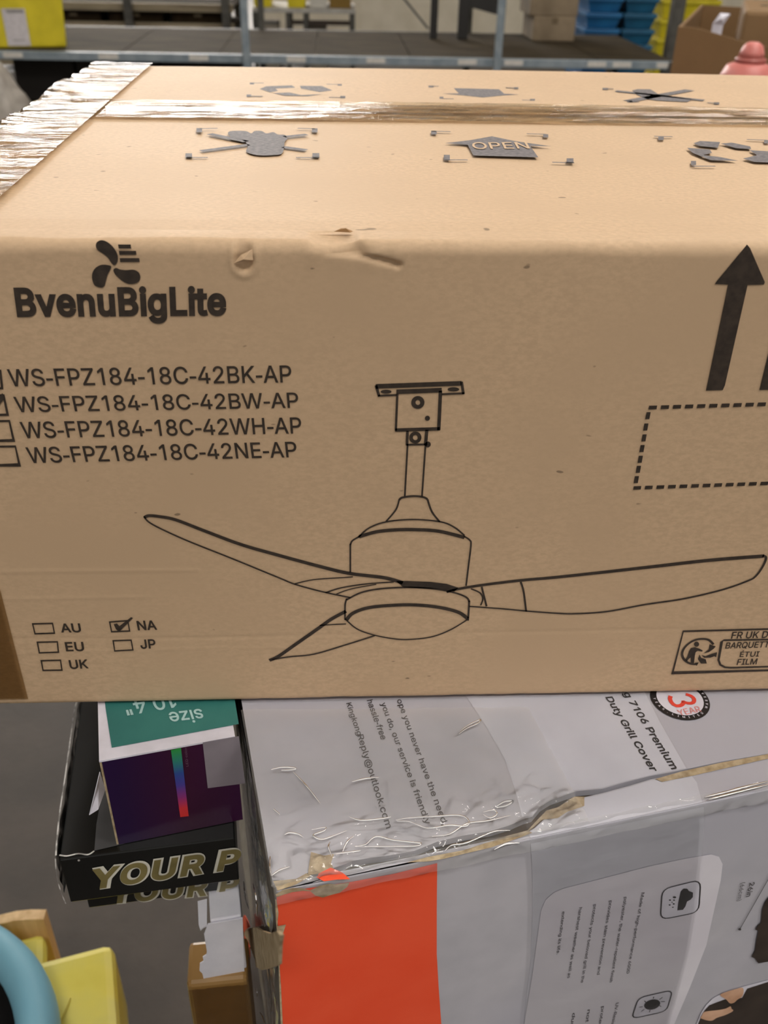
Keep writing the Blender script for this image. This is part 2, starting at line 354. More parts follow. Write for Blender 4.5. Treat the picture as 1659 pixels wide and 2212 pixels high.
'M': '628|60,0 60,509 152,509 277,187 287,159 299,123 311,84 322,49 307,49 318,83 330,121 342,158 352,187 476,509 568,509 568,0 504,0 504,291 504,327 505,369 506,413 507,457 513,457 498,409 482,363 467,322 456,291 342,0 286,0 170,291 159,321 145,361 129,408 112,457 119,457 120,416 121,372 122,328 122,291 122,0',
'N': '523|60,0 60,509 136,509 343,183 363,151 388,107 414,55 405,54 401,108 399,157 399,195 399,509 463,509 463,0 387,0 202,290 177,331 148,381 108,452 119,454 122,384 124,328 125,291 125,0',
'O': '533|267,-7 225,-3 186,7 150,25 119,49 92,79 70,115 53,157 44,203 40,254 44,305 53,352 70,393 92,429 119,459 150,484 186,501 225,512 267,516 309,512 348,501 384,484 415,459 442,429 464,393 480,352 490,305 493,254 490,203 480,157 464,115 442,79 415,49 384,25 348,7 309,-3|267,53 296,55 324,63 349,76 372,94 392,116 408,144 420,176 428,213 430,254 428,295 420,332 408,365 392,392 372,415 349,433 324,446 296,453 267,456 237,453 210,445 184,433 161,415 142,392 125,364 113,332 106,295 103,254 106,213 113,176 125,144 142,117 161,94 184,76 210,63 237,55',
'P': '445|60,0 60,509 235,509 272,506 305,499 332,487 356,471 375,452 390,430 400,404 407,377 409,348 407,318 400,291 390,265 375,243 356,223 332,207 305,195 272,188 235,186 109,186 109,242 233,242 269,246 297,256 318,272 333,294 342,319 344,348 342,376 333,402 318,423 297,439 268,449 232,452 125,452 125,0',
'Q': '533|245,159 313,159 369,85 384,65 468,-48 401,-48 346,27 331,46|267,-7 225,-3 186,7 150,25 119,49 92,79 70,115 53,157 44,203 40,254 44,305 53,352 70,393 92,429 119,459 150,484 186,501 225,512 267,516 309,512 348,501 384,484 415,459 442,429 464,393 480,352 490,305 493,254 490,203 480,157 464,115 442,79 415,49 384,25 348,7 309,-3|267,53 296,55 324,63 349,76 372,94 392,116 408,144 420,176 428,213 430,254 428,295 420,332 408,365 392,392 372,415 349,433 324,446 296,453 267,456 237,453 210,445 184,433 161,415 142,392 125,364 113,332 106,295 103,254 106,213 113,176 125,144 142,117 161,94 184,76 210,63 237,55',
'R': '449|60,0 60,509 236,509 273,506 305,500 333,489 367,465 390,433 401,408 407,381 409,352 407,323 401,296 390,271 367,240 333,217 305,206 273,200 236,198 96,198 96,255 234,255 269,258 298,267 319,281 334,300 342,324 345,352 342,380 334,405 319,425 298,440 269,449 233,452 125,452 125,0|353,0 230,229 303,229 428,0',
'S': '447|224,-9 188,-7 156,-1 128,9 102,23 81,40 64,60 51,83 42,109 38,137 104,137 110,110 123,88 142,71 166,59 194,52 224,49 257,52 286,60 311,74 329,92 341,114 346,139 342,161 332,179 316,193 296,205 272,214 245,222 184,239 145,253 112,269 86,289 67,313 56,341 52,372 58,413 75,448 92,468 113,484 138,498 165,508 195,514 227,516 259,514 289,508 316,498 351,476 377,449 394,415 401,378 337,378 326,412 302,437 280,449 254,456 225,459 194,456 167,448 145,435 129,418 118,398 115,376 119,352 131,334 148,319 169,308 212,293 264,279 312,264 336,252 359,238 379,220 395,198 405,171 408,139 403,99 386,64 370,43 349,25 323,11 294,0 261,-7',
'T': '449|32,452 32,509 417,509 417,452 257,452 257,0 193,0 193,452',
'U': '517|259,-8 220,-6 186,2 154,15 126,33 103,55 85,80 71,108 63,140 60,173 60,509 124,509 124,178 128,144 141,113 160,87 187,68 220,56 259,52 298,56 331,68 357,87 377,113 389,144 393,178 393,509 457,509 457,173 454,140 446,108 433,80 414,55 391,33 363,15 332,2 297,-6',
'V': '480|204,0 16,509 84,509 192,206 215,137 248,31 235,31 247,71 257,107 267,138 290,206 395,509 463,509 278,0',
'W': '686|155,0 16,509 82,509 163,196 175,145 187,94 197,40 189,40 200,94 211,145 224,196 306,509 380,509 462,196 474,145 486,94 497,40 488,40 499,94 510,145 523,196 603,509 670,509 530,0 455,0 368,323 351,391 346,417 341,445 336,475 350,475 335,395 327,359 318,323 230,0',
'X': '474|18,0 217,284 217,236 29,509 104,509 178,400 204,361 223,329 243,292 232,292 252,329 272,361 298,400 374,509 446,509 259,239 259,287 456,0 382,0 292,129 268,165 250,195 230,231 244,231 225,196 206,166 182,129 91,0',
'Y': '472|203,0 203,208 16,509 91,509 192,344 222,292 236,264 250,230 224,230 237,265 251,293 280,344 381,509 455,509 268,208 268,0',
'Z': '438|42,0 42,46 273,385 306,431 341,476 348,454 285,452 223,452 40,452 40,509 397,509 397,462 169,129 134,81 97,33 90,54 152,57 214,57 399,57 399,0',
'0': '453|227,-7 191,-3 158,7 130,24 105,48 85,77 69,113 57,155 50,202 48,254 50,306 57,353 69,395 85,431 106,461 130,484 159,502 191,512 227,516 262,512 295,502 323,484 348,461 368,431 384,395 396,353 403,306 405,254 403,202 396,155 384,113 368,77 348,48 323,24 295,7 263,-3|227,50 261,56 290,74 306,92 320,116 330,144 338,176 342,213 344,254 342,295 338,332 330,365 320,393 306,416 290,435 261,453 227,460 192,453 163,435 147,416 134,393 123,365 115,332 111,295 109,254 111,213 115,176 123,144 134,116 147,92 163,74 192,56',
'1': '400|276,509 276,0 212,0 212,430 209,430 96,358 96,420 214,509',
'2': '453|64,0 64,47 234,229 261,257 282,282 299,305 311,327 318,348 320,371 317,397 308,419 293,436 273,449 250,457 224,460 196,457 172,447 153,433 139,413 130,390 127,362 66,362 68,391 75,418 86,442 111,473 143,496 168,507 196,513 225,516 254,513 281,507 306,497 337,474 361,445 376,411 381,372 378,345 371,318 357,290 336,259 317,235 294,209 267,180 153,60 153,57 389,57 389,0',
'3': '453|218,-7 188,-5 159,1 133,10 98,30 70,57 52,91 44,132 109,132 115,107 126,87 144,71 165,59 191,52 219,50 248,53 275,61 297,74 315,93 325,116 329,145 326,172 316,196 299,217 275,234 242,244 201,248 157,248 157,299 288,448 288,452 70,452 70,509 372,509 372,461 211,278 211,289 247,290 279,286 308,276 333,262 354,244 371,222 383,198 391,173 393,145 390,116 383,90 370,66 354,45 333,27 309,12 281,2 251,-5',
'4': '453|40,105 40,158 247,509 311,509 109,166 109,163 413,163 413,105|282,0 282,121 282,146 282,318 343,318 343,0',
'5': '453|221,-7 192,-5 165,1 140,11 108,32 83,60 66,93 60,130 122,130 127,108 138,89 154,73 173,60 196,52 221,50 250,53 276,64 298,82 314,104 324,131 328,162 324,193 314,221 297,244 275,262 248,273 218,277 192,275 167,268 145,258 128,246 67,253 96,509 366,509 366,452 151,452 134,301 136,301 155,315 178,325 203,331 229,334 263,330 294,321 321,306 345,285 364,260 379,231 388,199 391,163 388,132 381,102 369,76 352,52 332,32 309,15 282,3 253,-4',
'6': '453|226,-7 196,-4 168,3 142,15 119,31 100,51 84,74 73,101 66,130 64,162 68,199 80,239 93,268 112,302 137,340 252,509 322,509 151,261 145,261 154,275 165,288 179,299 196,307 214,312 235,314 265,312 291,305 316,295 346,271 370,240 380,215 387,187 389,157 387,127 379,98 368,73 352,50 333,30 310,14 284,3 257,-4|226,48 254,52 279,63 299,79 314,101 324,128 327,157 324,187 314,213 299,235 279,251 254,262 226,265 198,262 174,252 153,235 138,214 128,188 125,158 128,128 138,102 153,79 174,63 198,52',
'7': '453|97,0 323,448 323,452 62,452 62,509 391,509 391,449 165,0',
'8': '453|226,-7 193,-5 163,1 136,11 101,33 74,62 57,96 52,135 55,166 65,195 81,220 101,241 125,256 153,265 153,267 119,282 93,308 76,342 70,380 75,417 90,450 114,477 146,498 170,508 197,514 226,516 255,514 282,508 306,498 337,477 361,450 377,417 382,380 376,342 359,308 333,282 300,267 300,265 327,256 351,241 372,220 387,195 397,166 401,135 395,96 378,62 352,33 317,11 289,1 259,-5|226,49 258,52 285,60 307,74 323,91 333,113 337,139 333,165 322,189 305,208 283,223 256,232 226,235 196,232 169,223 147,208 130,189 119,165 115,139 119,113 129,91 145,74 167,60 195,52|226,290 252,292 274,300 293,313 307,330 316,351 319,376 316,399 308,420 294,437 275,449 252,457 226,460 200,457 177,449 159,437 145,420 136,399 133,376 136,351 145,330 159,313 178,300 201,292',
'9': '453|226,516 256,513 285,506 310,494 333,478 352,458 368,434 380,408 387,378 389,347 385,309 373,270 359,240 340,207 315,168 200,0 130,0 301,248 307,248 299,234 287,221 273,210 257,202 238,196 218,195 188,197 161,203 137,214 106,237 83,269 72,294 66,321 64,352 66,382 73,411 85,436 101,459 120,479 143,494 168,506 196,513|226,460 199,457 174,446 154,429 138,407 129,381 125,352 129,322 138,295 154,274 174,257 199,247 226,243 254,247 279,257 299,273 314,295 324,321 327,350 324,381 314,407 299,429 279,446 254,457',
'-': '250|28,160 28,214 222,214 222,160',
'.': '188|95,-4 78,-1 63,9 53,24 50,41 53,59 63,73 78,83 95,87 113,83 128,73 138,59 141,41 138,24 128,9 113,-1',
',': '188|38,-119 68,71 137,71 84,-119',
'@': '676|355,-135 307,-133 262,-126 221,-114 184,-98 151,-77 122,-53 98,-24 77,9 61,46 50,87 43,131 40,179 43,226 50,269 61,309 78,346 98,379 123,408 151,433 184,454 220,470 260,482 303,489 349,492 394,489 435,482 472,469 506,452 536,432 562,407 584,380 603,351 617,319 627,285 633,251 635,215 634,178 631,142 625,107 615,76 599,49 579,28 551,15 517,11 497,12 476,17 457,24 441,36 429,50 423,68 420,68 408,48 388,30 361,17 326,13 285,18 251,35 224,62 204,96 195,123 190,152 188,182 190,212 197,239 207,265 228,297 257,322 291,338 330,343 360,340 385,331 404,319 416,306 419,306 419,335 474,335 474,110 476,91 485,74 499,63 518,59 540,63 557,76 568,97 576,127 579,152 580,182 581,215 579,245 575,273 567,301 555,327 541,351 523,373 502,393 477,410 450,424 419,434 385,440 347,442 309,440 274,434 242,424 213,410 187,393 164,372 144,347 128,320 115,289 105,255 100,218 98,178 100,138 105,100 115,66 128,35 144,8 165,-17 188,-37 215,-54 246,-68 280,-78 317,-83 357,-85 385,-84 412,-80 458,-69 489,-59 504,-107 464,-120 438,-126 411,-131 383,-134|329,65 359,68 382,78 400,95 412,118 419,148 422,185 419,221 411,249 399,269 381,282 358,289 331,292 305,288 283,277 265,260 252,239 244,213 242,185 244,154 251,125 262,101 279,81 301,69',
'"': '321|78,318 70,509 136,509 128,318|193,318 185,509 250,509 243,318',
'(': '273|89,207 90,244 94,283 101,324 109,364 119,403 132,441 145,477 160,510 177,539 236,539 219,503 204,466 191,428 179,390 169,351 161,313 156,276 152,241 151,207 152,176 155,145 160,115 167,83 177,50 188,16 202,-19 218,-57 236,-96 177,-96 150,-46 128,4 111,55 99,106 92,156',
')': '273|37,-96 56,-56 72,-18 86,18 97,52 106,85 113,116 118,147 121,177 122,207 121,241 117,276 112,313 104,351 94,390 82,428 69,466 54,503 37,539 97,539 113,510 128,477 142,441 154,403 164,364 173,323 179,283 183,244 184,207 182,156 174,104 161,53 144,3 123,-47 97,-96',
'É': '419|60,0 60,509 372,509 372,452 125,452 125,286 355,286 355,229 125,229 125,57 375,57 375,0|191,558 239,659 307,659 241,558',
'!': '196|67,160 63,509 132,509 128,160|98,-4 81,-1 66,9 56,24 52,41 56,58 66,73 81,83 98,86 116,83 130,73 140,58 143,41 140,24 130,9 116,-1'}
def fatten(P, d):
    """move a contour outward by d"""
    n = len(P); out = []
    for i in range(n):
        a, b, c = Vector(P[i - 1]), Vector(P[i]), Vector(P[(i + 1) % n])
        e1 = (b - a).normalized(); e2 = (c - b).normalized()
        n1 = Vector((e1.y, -e1.x)); n2 = Vector((e2.y, -e2.x)); m_ = n1 + n2
        if m_.length < 0.2: q = n1
        else: m_.normalize(); q = m_ / max(0.6, m_.dot(n1))
        out.append(tuple(b + q * d))
    return out

_glyphs = {}
def glyphs(body, bold, shear, gap=1.0):
    key = (body, bold, shear, gap)
    if key not in _glyphs:
        x = 0.0; V = []; Fs = []
        area = lambda P: sum(P[i - 1][0] * P[i][1] - P[i][0] * P[i - 1][1] for i in range(len(P))) / 2
        for ch in body:
            if ch == ' ': x += 0.2 * gap; continue
            parts = GLYPHS[ch].split('|')
            cont = [[tuple(float(v) / 1000 for v in q.split(',')) for q in k.split(' ')] for k in parts[1:]]
            sg = 1 if max((area(P) for P in cont), key=abs) > 0 else -1
            if bold: cont = [fatten(P, bold * sg) for P in cont]
            co = [Vector(q) for P in cont for q in P]; ed = []; k0 = 0
            for P in cont:
                ed += [(k0 + i, k0 + (i + 1) % len(P)) for i in range(len(P))]; k0 += len(P)
            r = delaunay_2d_cdt(co, ed, [], 0, 1e-5)
            n = len(V)
            V += [Vector((x + q.x + shear * q.y, q.y, 0)) for q in r[0]]
            for f in r[2]:
                m_ = sum((r[0][k] for k in f), Vector((0, 0))) / len(f); w = 0
                for P in cont:                      # winding number of the triangle's middle
                    for i in range(len(P)):
                        (x0, y0), (x1, y1) = P[i - 1], P[i]
                        if (y0 > m_.y) != (y1 > m_.y) and m_.x < (x1 - x0) * (m_.y - y0) / (y1 - y0) + x0: w += 1 if y1 > y0 else -1
                if w: Fs.append(tuple(n + k for k in f))
            x += int(parts[0]) / 1000 * gap
        _glyphs[key] = (V, Fs)
    return _glyphs[key]

CAPH = None
def cap_height():
    global CAPH
    if CAPH is None:
        V, _ = glyphs('H', 0, 0); CAPH = max(v.y for v in V)
    return CAPH

def text(plane, body, bl, br, tl, mat, parent, bold=0.0, shear=0.0, off=0.0004, xf=None, name='printed_text', gap=1.0, hbody=None):
    """flat lettering on a plane: baseline-left, baseline-right and cap-top-left given as photo points"""
    V, Fs = glyphs(body, bold, shear, gap)
    xf = xf or (lambda x, y: (x, y))
    A, B, C = (plane.at(*xf(*q), off) for q in (bl, br, tl))
    x0 = min(v.x for v in V); x1 = max(v.x for v in V)
    h = cap_height() if hbody is None else max(v.y for v in glyphs(hbody, 0, 0)[0])
    U = (B - A) / (x1 - x0); T = (C - A) / h
    W_ = [A + U * (v.x - x0) + T * v.y for v in V]
    if U.cross(T).dot(plane.n) < 0: Fs = [tuple(reversed(f)) for f in Fs]
    return obj(name, W_, Fs, mat, parent)

def zoom(x0, y0, s): return lambda x, y: (x0 + x / s, y0 + y / s)

def plate(name, pts, n, t, mat, parent, xfpts=True):
    """flat sheet with thickness t: outline points on its outer face, going inward along -n"""
    P = [Vector(p) for p in pts]; N = Vector(n).normalized(); k = len(P)
    V = P + [p - N * t for p in P]
    tri = tessellate_polygon([P]); Fs = []
    for a, b, c in tri:
        nn = (P[b] - P[a]).cross(P[c] - P[a])
        if nn.dot(N) < 0: a, c = c, a
        Fs.append((a, b, c)); Fs.append((k + c, k + b, k + a))
    area = sum(((P[i] - P[0]).cross(P[(i + 1) % k] - P[0]) for i in range(k)), Vector((0, 0, 0)))
    for i in range(k):
        j = (i + 1) % k
        Fs.append((j, i, k + i, k + j) if area.dot(N) > 0 else (i, j, k + j, k + i))
    return obj(name, V, Fs, mat, parent)

def sheet(name, fn, nu, nv, mat, parent, smooth=True):
    """grid surface from fn(u, v) in 0..1"""
    V = [fn(i / nu, j / nv) for j in range(nv + 1) for i in range(nu + 1)]
    Fs = [(j * (nu + 1) + i, j * (nu + 1) + i + 1, (j + 1) * (nu + 1) + i + 1, (j + 1) * (nu + 1) + i) for j in range(nv) for i in range(nu)]
    return obj(name, V, Fs, mat, parent, smooth)

def face(o, n):
    """turn a sheet's faces so that they look along n"""
    me = o.data; t = sum((p.normal * p.area for p in me.polygons), Vector((0, 0, 0)))
    if t.dot(Vector(n)) < 0: me.flip_normals()
    return o

def nz(x, y, z=0.0): return noise.noise(Vector((x, y, z)))

def copy_thing(root, loc, label=None):
    r = root.copy(); COL.objects.link(r); r.location = loc
    if label: r['label'] = label
    for ch in list(root.children):
        c = ch.copy(); COL.objects.link(c); c.parent = r
        for g in ch.children:
            d = g.copy(); COL.objects.link(d); d.parent = c
    return r

# ================================================================== the setting
CONCRETE = noisy('concrete', srgb(50, 43, 36), srgb(68, 59, 51), scale=7, rough=0.55, bump=0.0008, bscale=60, c3=srgb(52, 45, 39), s3=2.5)
struct(box('floor', (-14, -6, -0.2), (14, 34, 0), CONCRETE))
struct(box('ceiling', (-14, -6, CEILING_Z), (14, 34, CEILING_Z + 0.2), plain('ceiling_paint', srgb(120, 116, 108), 0.8)))
CREAM = noisy('cream_wall_paint', srgb(214, 204, 182), srgb(226, 216, 196), scale=5, rough=0.7)
struct(box('wall_back', (-0.9, 12.2, 0.0), (9.0, 12.35, 2.6), CREAM))
LAMP = bpy.data.materials.new('lamp_light'); LAMP.use_nodes = True
_n = LAMP.node_tree.nodes; _n.remove(_n['Principled BSDF'])
_e = _n.new('ShaderNodeEmission'); _e.inputs['Color'].default_value = (1.0, 0.95, 0.89, 1); _e.inputs['Strength'].default_value = LAMP_STRENGTH
LAMP.node_tree.links.new(_e.outputs[0], _n['Material Output'].inputs['Surface'])
ENAMEL = plain('white_enamel', srgb(215, 214, 208), 0.4)

def ceiling_lamp(x, y, label):
    t = thing('ceiling_lamp', label, 'lamp', (x, y, CEILING_Z - 0.32), 'ceiling lamps')
    z = CEILING_Z - 0.32
    box('housing', (x - .60, y - .22, z + .02), (x + .60, y + .22, z + .12), ENAMEL, t, 0.01)
    hexa([(x - .50, y - .16, z - .26), (x + .50, y - .16, z - .26), (x + .50, y + .16, z - .26), (x - .50, y + .16, z - .26),
          (x - .58, y - .20, z + .019), (x + .58, y - .20, z + .019), (x + .58, y + .20, z + .019), (x - .58, y + .20, z + .019)], 'lens', LAMP, t)
    for s in (-1, 1):
        box('hanger_rod', (x + s * .4 - .008, y - .008, z + .12), (x + s * .4 + .008, y + .008, CEILING_Z), ENAMEL, t)
    return t
ORDW = ('first', 'second', 'third', 'fourth', 'fifth', 'sixth', 'seventh')
for i, (x, y) in enumerate(LAMPS):
    if i < 5: lab = 'hanging ceiling lamp above the stacked boxes, %s of the five near ones' % ORDW[i]
    else: lab = 'unseen ceiling lamp for tape glare in the %s far row, %s from the right' % (ORDW[(i - 5) // 6], ORDW[(i - 5) % 6])
    ceiling_lamp(x, y, lab)

# ================================================================== the ceiling fan carton
ZT, ZB = 1.2353, 0.9786
XL, XR, DEP = -0.197, 0.405, 0.481
SEAM = 0.281
FRONT = Plane((0, 0, 0), (0, -1, 0))
TOP = Plane((0, 0, ZT), (0, 0, 1))
fan = thing('fan_carton', 'large brown cardboard carton printed with a ceiling fan drawing, on top of the stack', 'box', ((XL + XR) / 2, DEP / 2, ZB))

P_HOLE = FRONT.at(527, 563)
def seg_dist(p, a, b):
    d = b - a; t = max(0, min(1, (p - a).dot(d) / d.length_squared))
    return (p - (a + d * t)).length, t
CREASE = [FRONT.at(*q) for q in ((668, 533), (715, 545), (765, 549), (800, 556), (862, 573))]

def front_y(x, z):
    """depth of the front panel: flat but for the dents and creases of handling"""
    p = Vector((x, 0, z)); y = 0.0
    if (p - P_HOLE).length < 0.02:
        dx = (x - P_HOLE.x) / 0.0042; dz = (z - P_HOLE.z) / 0.0052
        r = math.hypot(dx, dz)
        y += 0.0026 * max(0, 1 - r ** 3) if r < 1 else 0
        y -= 0.0006 * math.exp(-((r - 1.25) / 0.25) ** 2)
    if z > ZT - 0.03 and FRONT.at(640, 540).x < x < FRONT.at(890, 540).x:
        best = min(seg_dist(p, a, b)[0] for a, b in zip(CREASE, CREASE[1:]))
        y += 0.0034 * math.exp(-(best / 0.0010) ** 2)
        below = CREASE[0].z - z
        if 0 < below < 0.012: y -= 0.0006 * (0.5 + 0.5 * math.sin(x * 520)) * (1 - below / 0.012)
    for py, x1, k in ((1232, 430, 1), (1290, 330, .7), (1378, 1659, -1), (1405, 900, .6)):
        zc = FRONT.at(300, py).z + 0.0012 * nz(x * 8, py)
        f = 1.0 if x < FRONT.at(x1, py).x else 0.0
        y -= k * f * 0.00022 * math.exp(-((z - zc) / 0.0009) ** 2)
    return y

def body_fn():
    R = 0.0055
    nx = 560
    prof = []
    for k in range(5):                              # bottom fold
        a = math.radians(90 * k / 5); prof.append(('b', a))
    nzr = 230
    for k in range(nzr + 1): prof.append(('f', k / nzr))
    for k in range(1, 8):
        a = math.radians(90 * k / 7); prof.append(('t', a))
    prof.append(('o', 0.016))
    V = []; Fs = []
    for i in range(nx + 1):
        x = XL + (XR - XL) * i / nx
        wob = 0.0011 * nz(x * 22, 3.1) + 0.0005 * nz(x * 90, 8.2)
        dip = 0.0
        xa, xb = FRONT.at(668, 520).x, FRONT.at(775, 520).x
        if xa < x < xb: dip = 0.0022 * math.sin(math.pi * (x - xa) / (xb - xa)) ** 0.5
        bw = 0.0009 * nz(x * 30, 5.5) + 0.0006 * nz(x * 120, 1.5)
        r = R + 0.0012 * nz(x * 40, 9.7)
        for kind, q in prof:
            if kind == 'b': y = 0.004 - 0.004 * math.sin(q); z = ZB + 0.004 - 0.004 * math.cos(q) + max(0, bw) * math.cos(q)
            elif kind == 'f':
                z = ZB + 0.004 + (ZT - ZB - 0.004 - r) * q; y = front_y(x, z)
            elif kind == 't':
                y0 = front_y(x, ZT - r)
                y = y0 * math.cos(q) + r - r * math.cos(q); z = ZT - r + r * math.sin(q) + (wob * 0.5 - dip) * math.sin(q) - 0.0003
            else: y = q; z = ZT - 0.0003
            V.append((x, y, z))
    m_ = len(prof)
    for i in range(nx):
        for j in range(m_ - 1):
            a = i * m_ + j
            Fs.append((a, a + m_, a + m_ + 1, a + 1))
    return V, Fs
V, Fs = body_fn()
FP = obj('front_panel', V, Fs, KRAFT, fan, True)
box('back_panel', (XL, DEP - 0.004, ZB), (XR, DEP, ZT - 0.0045), KRAFT, fan)
box('end_panel', (XL, 0.004, ZB), (XL + 0.004, DEP - 0.004, ZT - 0.0045), KRAFT, fan)
box('end_panel', (XR - 0.004, 0.004, ZB), (XR, DEP - 0.004, ZT - 0.0045), KRAFT, fan)
box('bottom_panel', (XL + 0.004, 0.004, ZB), (XR - 0.004, DEP - 0.004, ZB + 0.004), KRAFT, fan)
def flap(y0, y1, name):
    # top flap: gently warped sheet with thickness
    def top(u, v):
        x = XL + (XR - XL) * u; y = y0 + (y1 - y0) * v
        z = ZT + 0.0007 * nz(x * 6, y * 9, 2) * math.sin(math.pi * min(1, max(0, v)))
        if y0 > 0.2: z += 0.0012 * math.sin(math.pi * u)
        elif v < 0.06: z -= 0.0008 * (1 - v / 0.06)
        return Vector((x, y, z))
    nu, nv = 90, 30
    V = [top(i / nu, j / nv) for j in range(nv + 1) for i in range(nu + 1)]
    n = len(V); V += [v - Vector((0, 0, 0.004)) for v in V]
    Fs = []
    for j in range(nv):
        for i in range(nu):
            a = j * (nu + 1) + i; q = (a, a + 1, a + nu + 2, a + nu + 1)
            Fs.append(q); Fs.append(tuple(n + k for k in reversed(q)))
    ring_ = [i for i in range(nu + 1)] + [j * (nu + 1) + nu for j in range(1, nv + 1)] + [nv * (nu + 1) + i for i in range(nu - 1, -1, -1)] + [j * (nu + 1) for j in range(nv - 1, 0, -1)]
    for a, b in zip(ring_, ring_[1:] + ring_[:1]): Fs.append((b, a, n + a, n + b))
    return obj(name, V, Fs, KRAFT, fan)
FL1 = flap(0.012, SEAM - 0.001, 'top_flap')
FL2 = flap(SEAM + 0.001, DEP, 'top_flap')

# clear packing tape
TAPE = film('packing_tape', tint=(0.97, 0.92, 0.80, 1), haze=0.05, hazec=srgb(210, 190, 155), rough=0.07, bump=0.0011, bscale=420, stretch=(0.5, 1, 1), ior=1.6, big=(34, 0.016, (0.35, 1.4, 1)))
TAPE_F = film('packing_tape_front', tint=(0.80, 0.70, 0.52, 1), haze=0.05, hazec=srgb(170, 130, 80), rough=0.25, bump=0.0003, bscale=200)
def tape_seam(u, v):
    x = XL - 0.001 + (XR - XL + 0.002) * u; y = 0.2515 + 0.0595 * v
    z = ZT + 0.0016 + 0.0004 * nz(x * 60, y * 200) + 0.0012 * math.sin(math.pi * u) * (1 if y > SEAM else v * 1.5)
    d = abs(y - SEAM)
    if d < 0.004: z -= 0.0006 * (1 - d / 0.004)
    return (x, y, z)
o = sheet('seam_tape', tape_seam, 260, 16, TAPE, fan); o['label'] = 'clear packing tape along the centre seam'
def tape_end(u, v):
    y = -0.001 + (DEP + 0.003) * v
    s = 0.016 * u / 0.25 if u < 0.25 else 0
    edge = 0.0035 * nz(y * 17, 4.0) + 0.0015 * nz(y * 70, 6)
    if u < 0.3:
        k = u / 0.3
        x = XL - 0.0016 - edge * (1 - k) * 0.6; z = ZT - 0.03 * (1 - k) ** 1.0 + 0.0012 * k
        if k > 0.6: x += 0.0012 * (k - 0.6) / 0.4
    else:
        k = (u - 0.3) / 0.7
        x = XL - 0.0004 + (-0.1495 - XL + 0.0004) * k
        z = ZT + 0.0026 + (0.0055 * max(0, nz(y * 13, 2.2)) + 0.0022 * nz(y * 60, 7)) * (1 - k) ** 3 + 0.0004 * nz(x * 120, y * 120)
    return (x, y, z)
o = sheet('end_tape', tape_end, 40, 200, TAPE, fan); o['label'] = 'crinkled clear packing tape over the left end'
def tape_wrap(u, v):
    x = XL - 0.0006 + (-0.143 - 0.004 * v - XL) * u
    R = 0.0065
    t = v * 0.075
    if t < 0.012: a = t / 0.012 * math.pi / 2; return (x, R - R * math.cos(math.pi / 2 - a) - 0.0008 - 0.0, ZT - R + R * math.sin(math.pi / 2 - a) + 0.0008)
    return (x, -0.0008, ZT - R - (t - 0.012))
face(sheet('end_tape', tape_wrap, 20, 40, TAPE_F, fan), (0, -1, 0))['label'] = 'tape end folded down the front'
face(sheet('end_tape', lambda u, v: (XL - 0.0006 + (-0.168 - XL) * u + 0.0007 * nz(v * 30, 1) * u, -0.0008, ZB + 0.006 + 0.0755 * v), 12, 30, TAPE_F, fan), (0, -1, 0))['label'] = 'brownish tape patch at the lower left front corner'

# --- printing on the front
Z8 = zoom(560, 780, 2.3734); ZL = zoom(160, 500, 4.608); ZW = zoom(0, 480, 2.37); ZC = zoom(0, 1240, 6.914); ZD = zoom(0, 1000, 2.37)
ZA = zoom(1259, 480, 3.6875); ZR = zoom(1420, 1350, 6.941); ZB2 = zoom(1200, 1100, 3.614)
g = Print(FRONT, xf=ZL)
g.poly([(225, 110), (265, 85), (320, 95), (380, 140), (425, 205), (438, 265), (425, 315), (400, 332), (370, 305), (340, 260), (300, 225), (240, 185), (220, 150)], True)
g.poly([(370, 345), (330, 330), (270, 330), (215, 360), (185, 410), (182, 470), (205, 530), (260, 555), (300, 545), (318, 490), (335, 430), (355, 390)], True)
g.poly([(395, 375), (420, 360), (460, 375), (520, 382), (590, 378), (640, 400), (660, 440), (650, 490), (610, 515), (550, 520), (490, 495), (430, 445), (400, 405)], True)
for x0, x1, y, w in ((455, 555, 147, 42), (462, 608, 210, 40), (470, 640, 282, 40)): g.line([(x0, y), (x1, y)], w, cap=True)
g.make('printed_logo', INK, FP, 'three-blade fan emblem printed in dark ink')
text(FRONT, 'BvenuBigLite', (88, 476), (1160, 469), (70, 342), INK, FP, bold=0.033, xf=ZW, gap=1.04)
for s, bl, br, tl in (('WS-FPZ184-18C-42BK-AP', (23.2, 833.6), (630.4, 824.7), (14.8, 797.3)), ('WS-FPZ184-18C-42BW-AP', (37.1, 889.3), (645.6, 879.6), (28.7, 856.8)),
                      ('WS-FPZ184-18C-42WH-AP', (50.6, 945.4), (651.9, 934.9), (42.2, 911.2)), ('WS-FPZ184-18C-42NE-AP', (64.1, 999), (642.2, 986.3), (54.9, 966))):
    text(FRONT, s, bl, br, tl, INK, FP, bold=0.007)
for tr, br in (((1, 800), (5, 838)), ((8, 853), (17, 895)), ((20.5, 908.5), (30, 950.5)), ((33.5, 963.5), (42.5, 1003.5))):
    Print(FRONT).line([(-45, tr[1] + 1), tr, br, (-38, br[1] + 1.5), (-45, tr[1] + 1)], 5).make('printed_checkbox', INK, FP)
Print(FRONT, off=0.0006).poly([(-30, 868), (-18, 872), (6, 848), (11, 858), (-14, 892)]).make('printed_tick', INK, FP)
for b in (((490, 738), (786, 730), (815, 876), (525, 885)), ((560, 1012), (858, 1005), (875, 1160), (590, 1170)), ((618, 1288), (905, 1280), (928, 1428), (645, 1432))):
    Print(FRONT, xf=ZC).line(list(b), 34, closed=True).make('printed_checkbox', INK, FP)
for b in (((562, 812), (655, 805), (664, 858), (572, 862)), ((580, 908), (672, 905), (681, 955), (588, 960))):
    Print(FRONT, xf=ZD).line(list(b), 11, closed=True).make('printed_checkbox', INK, FP)
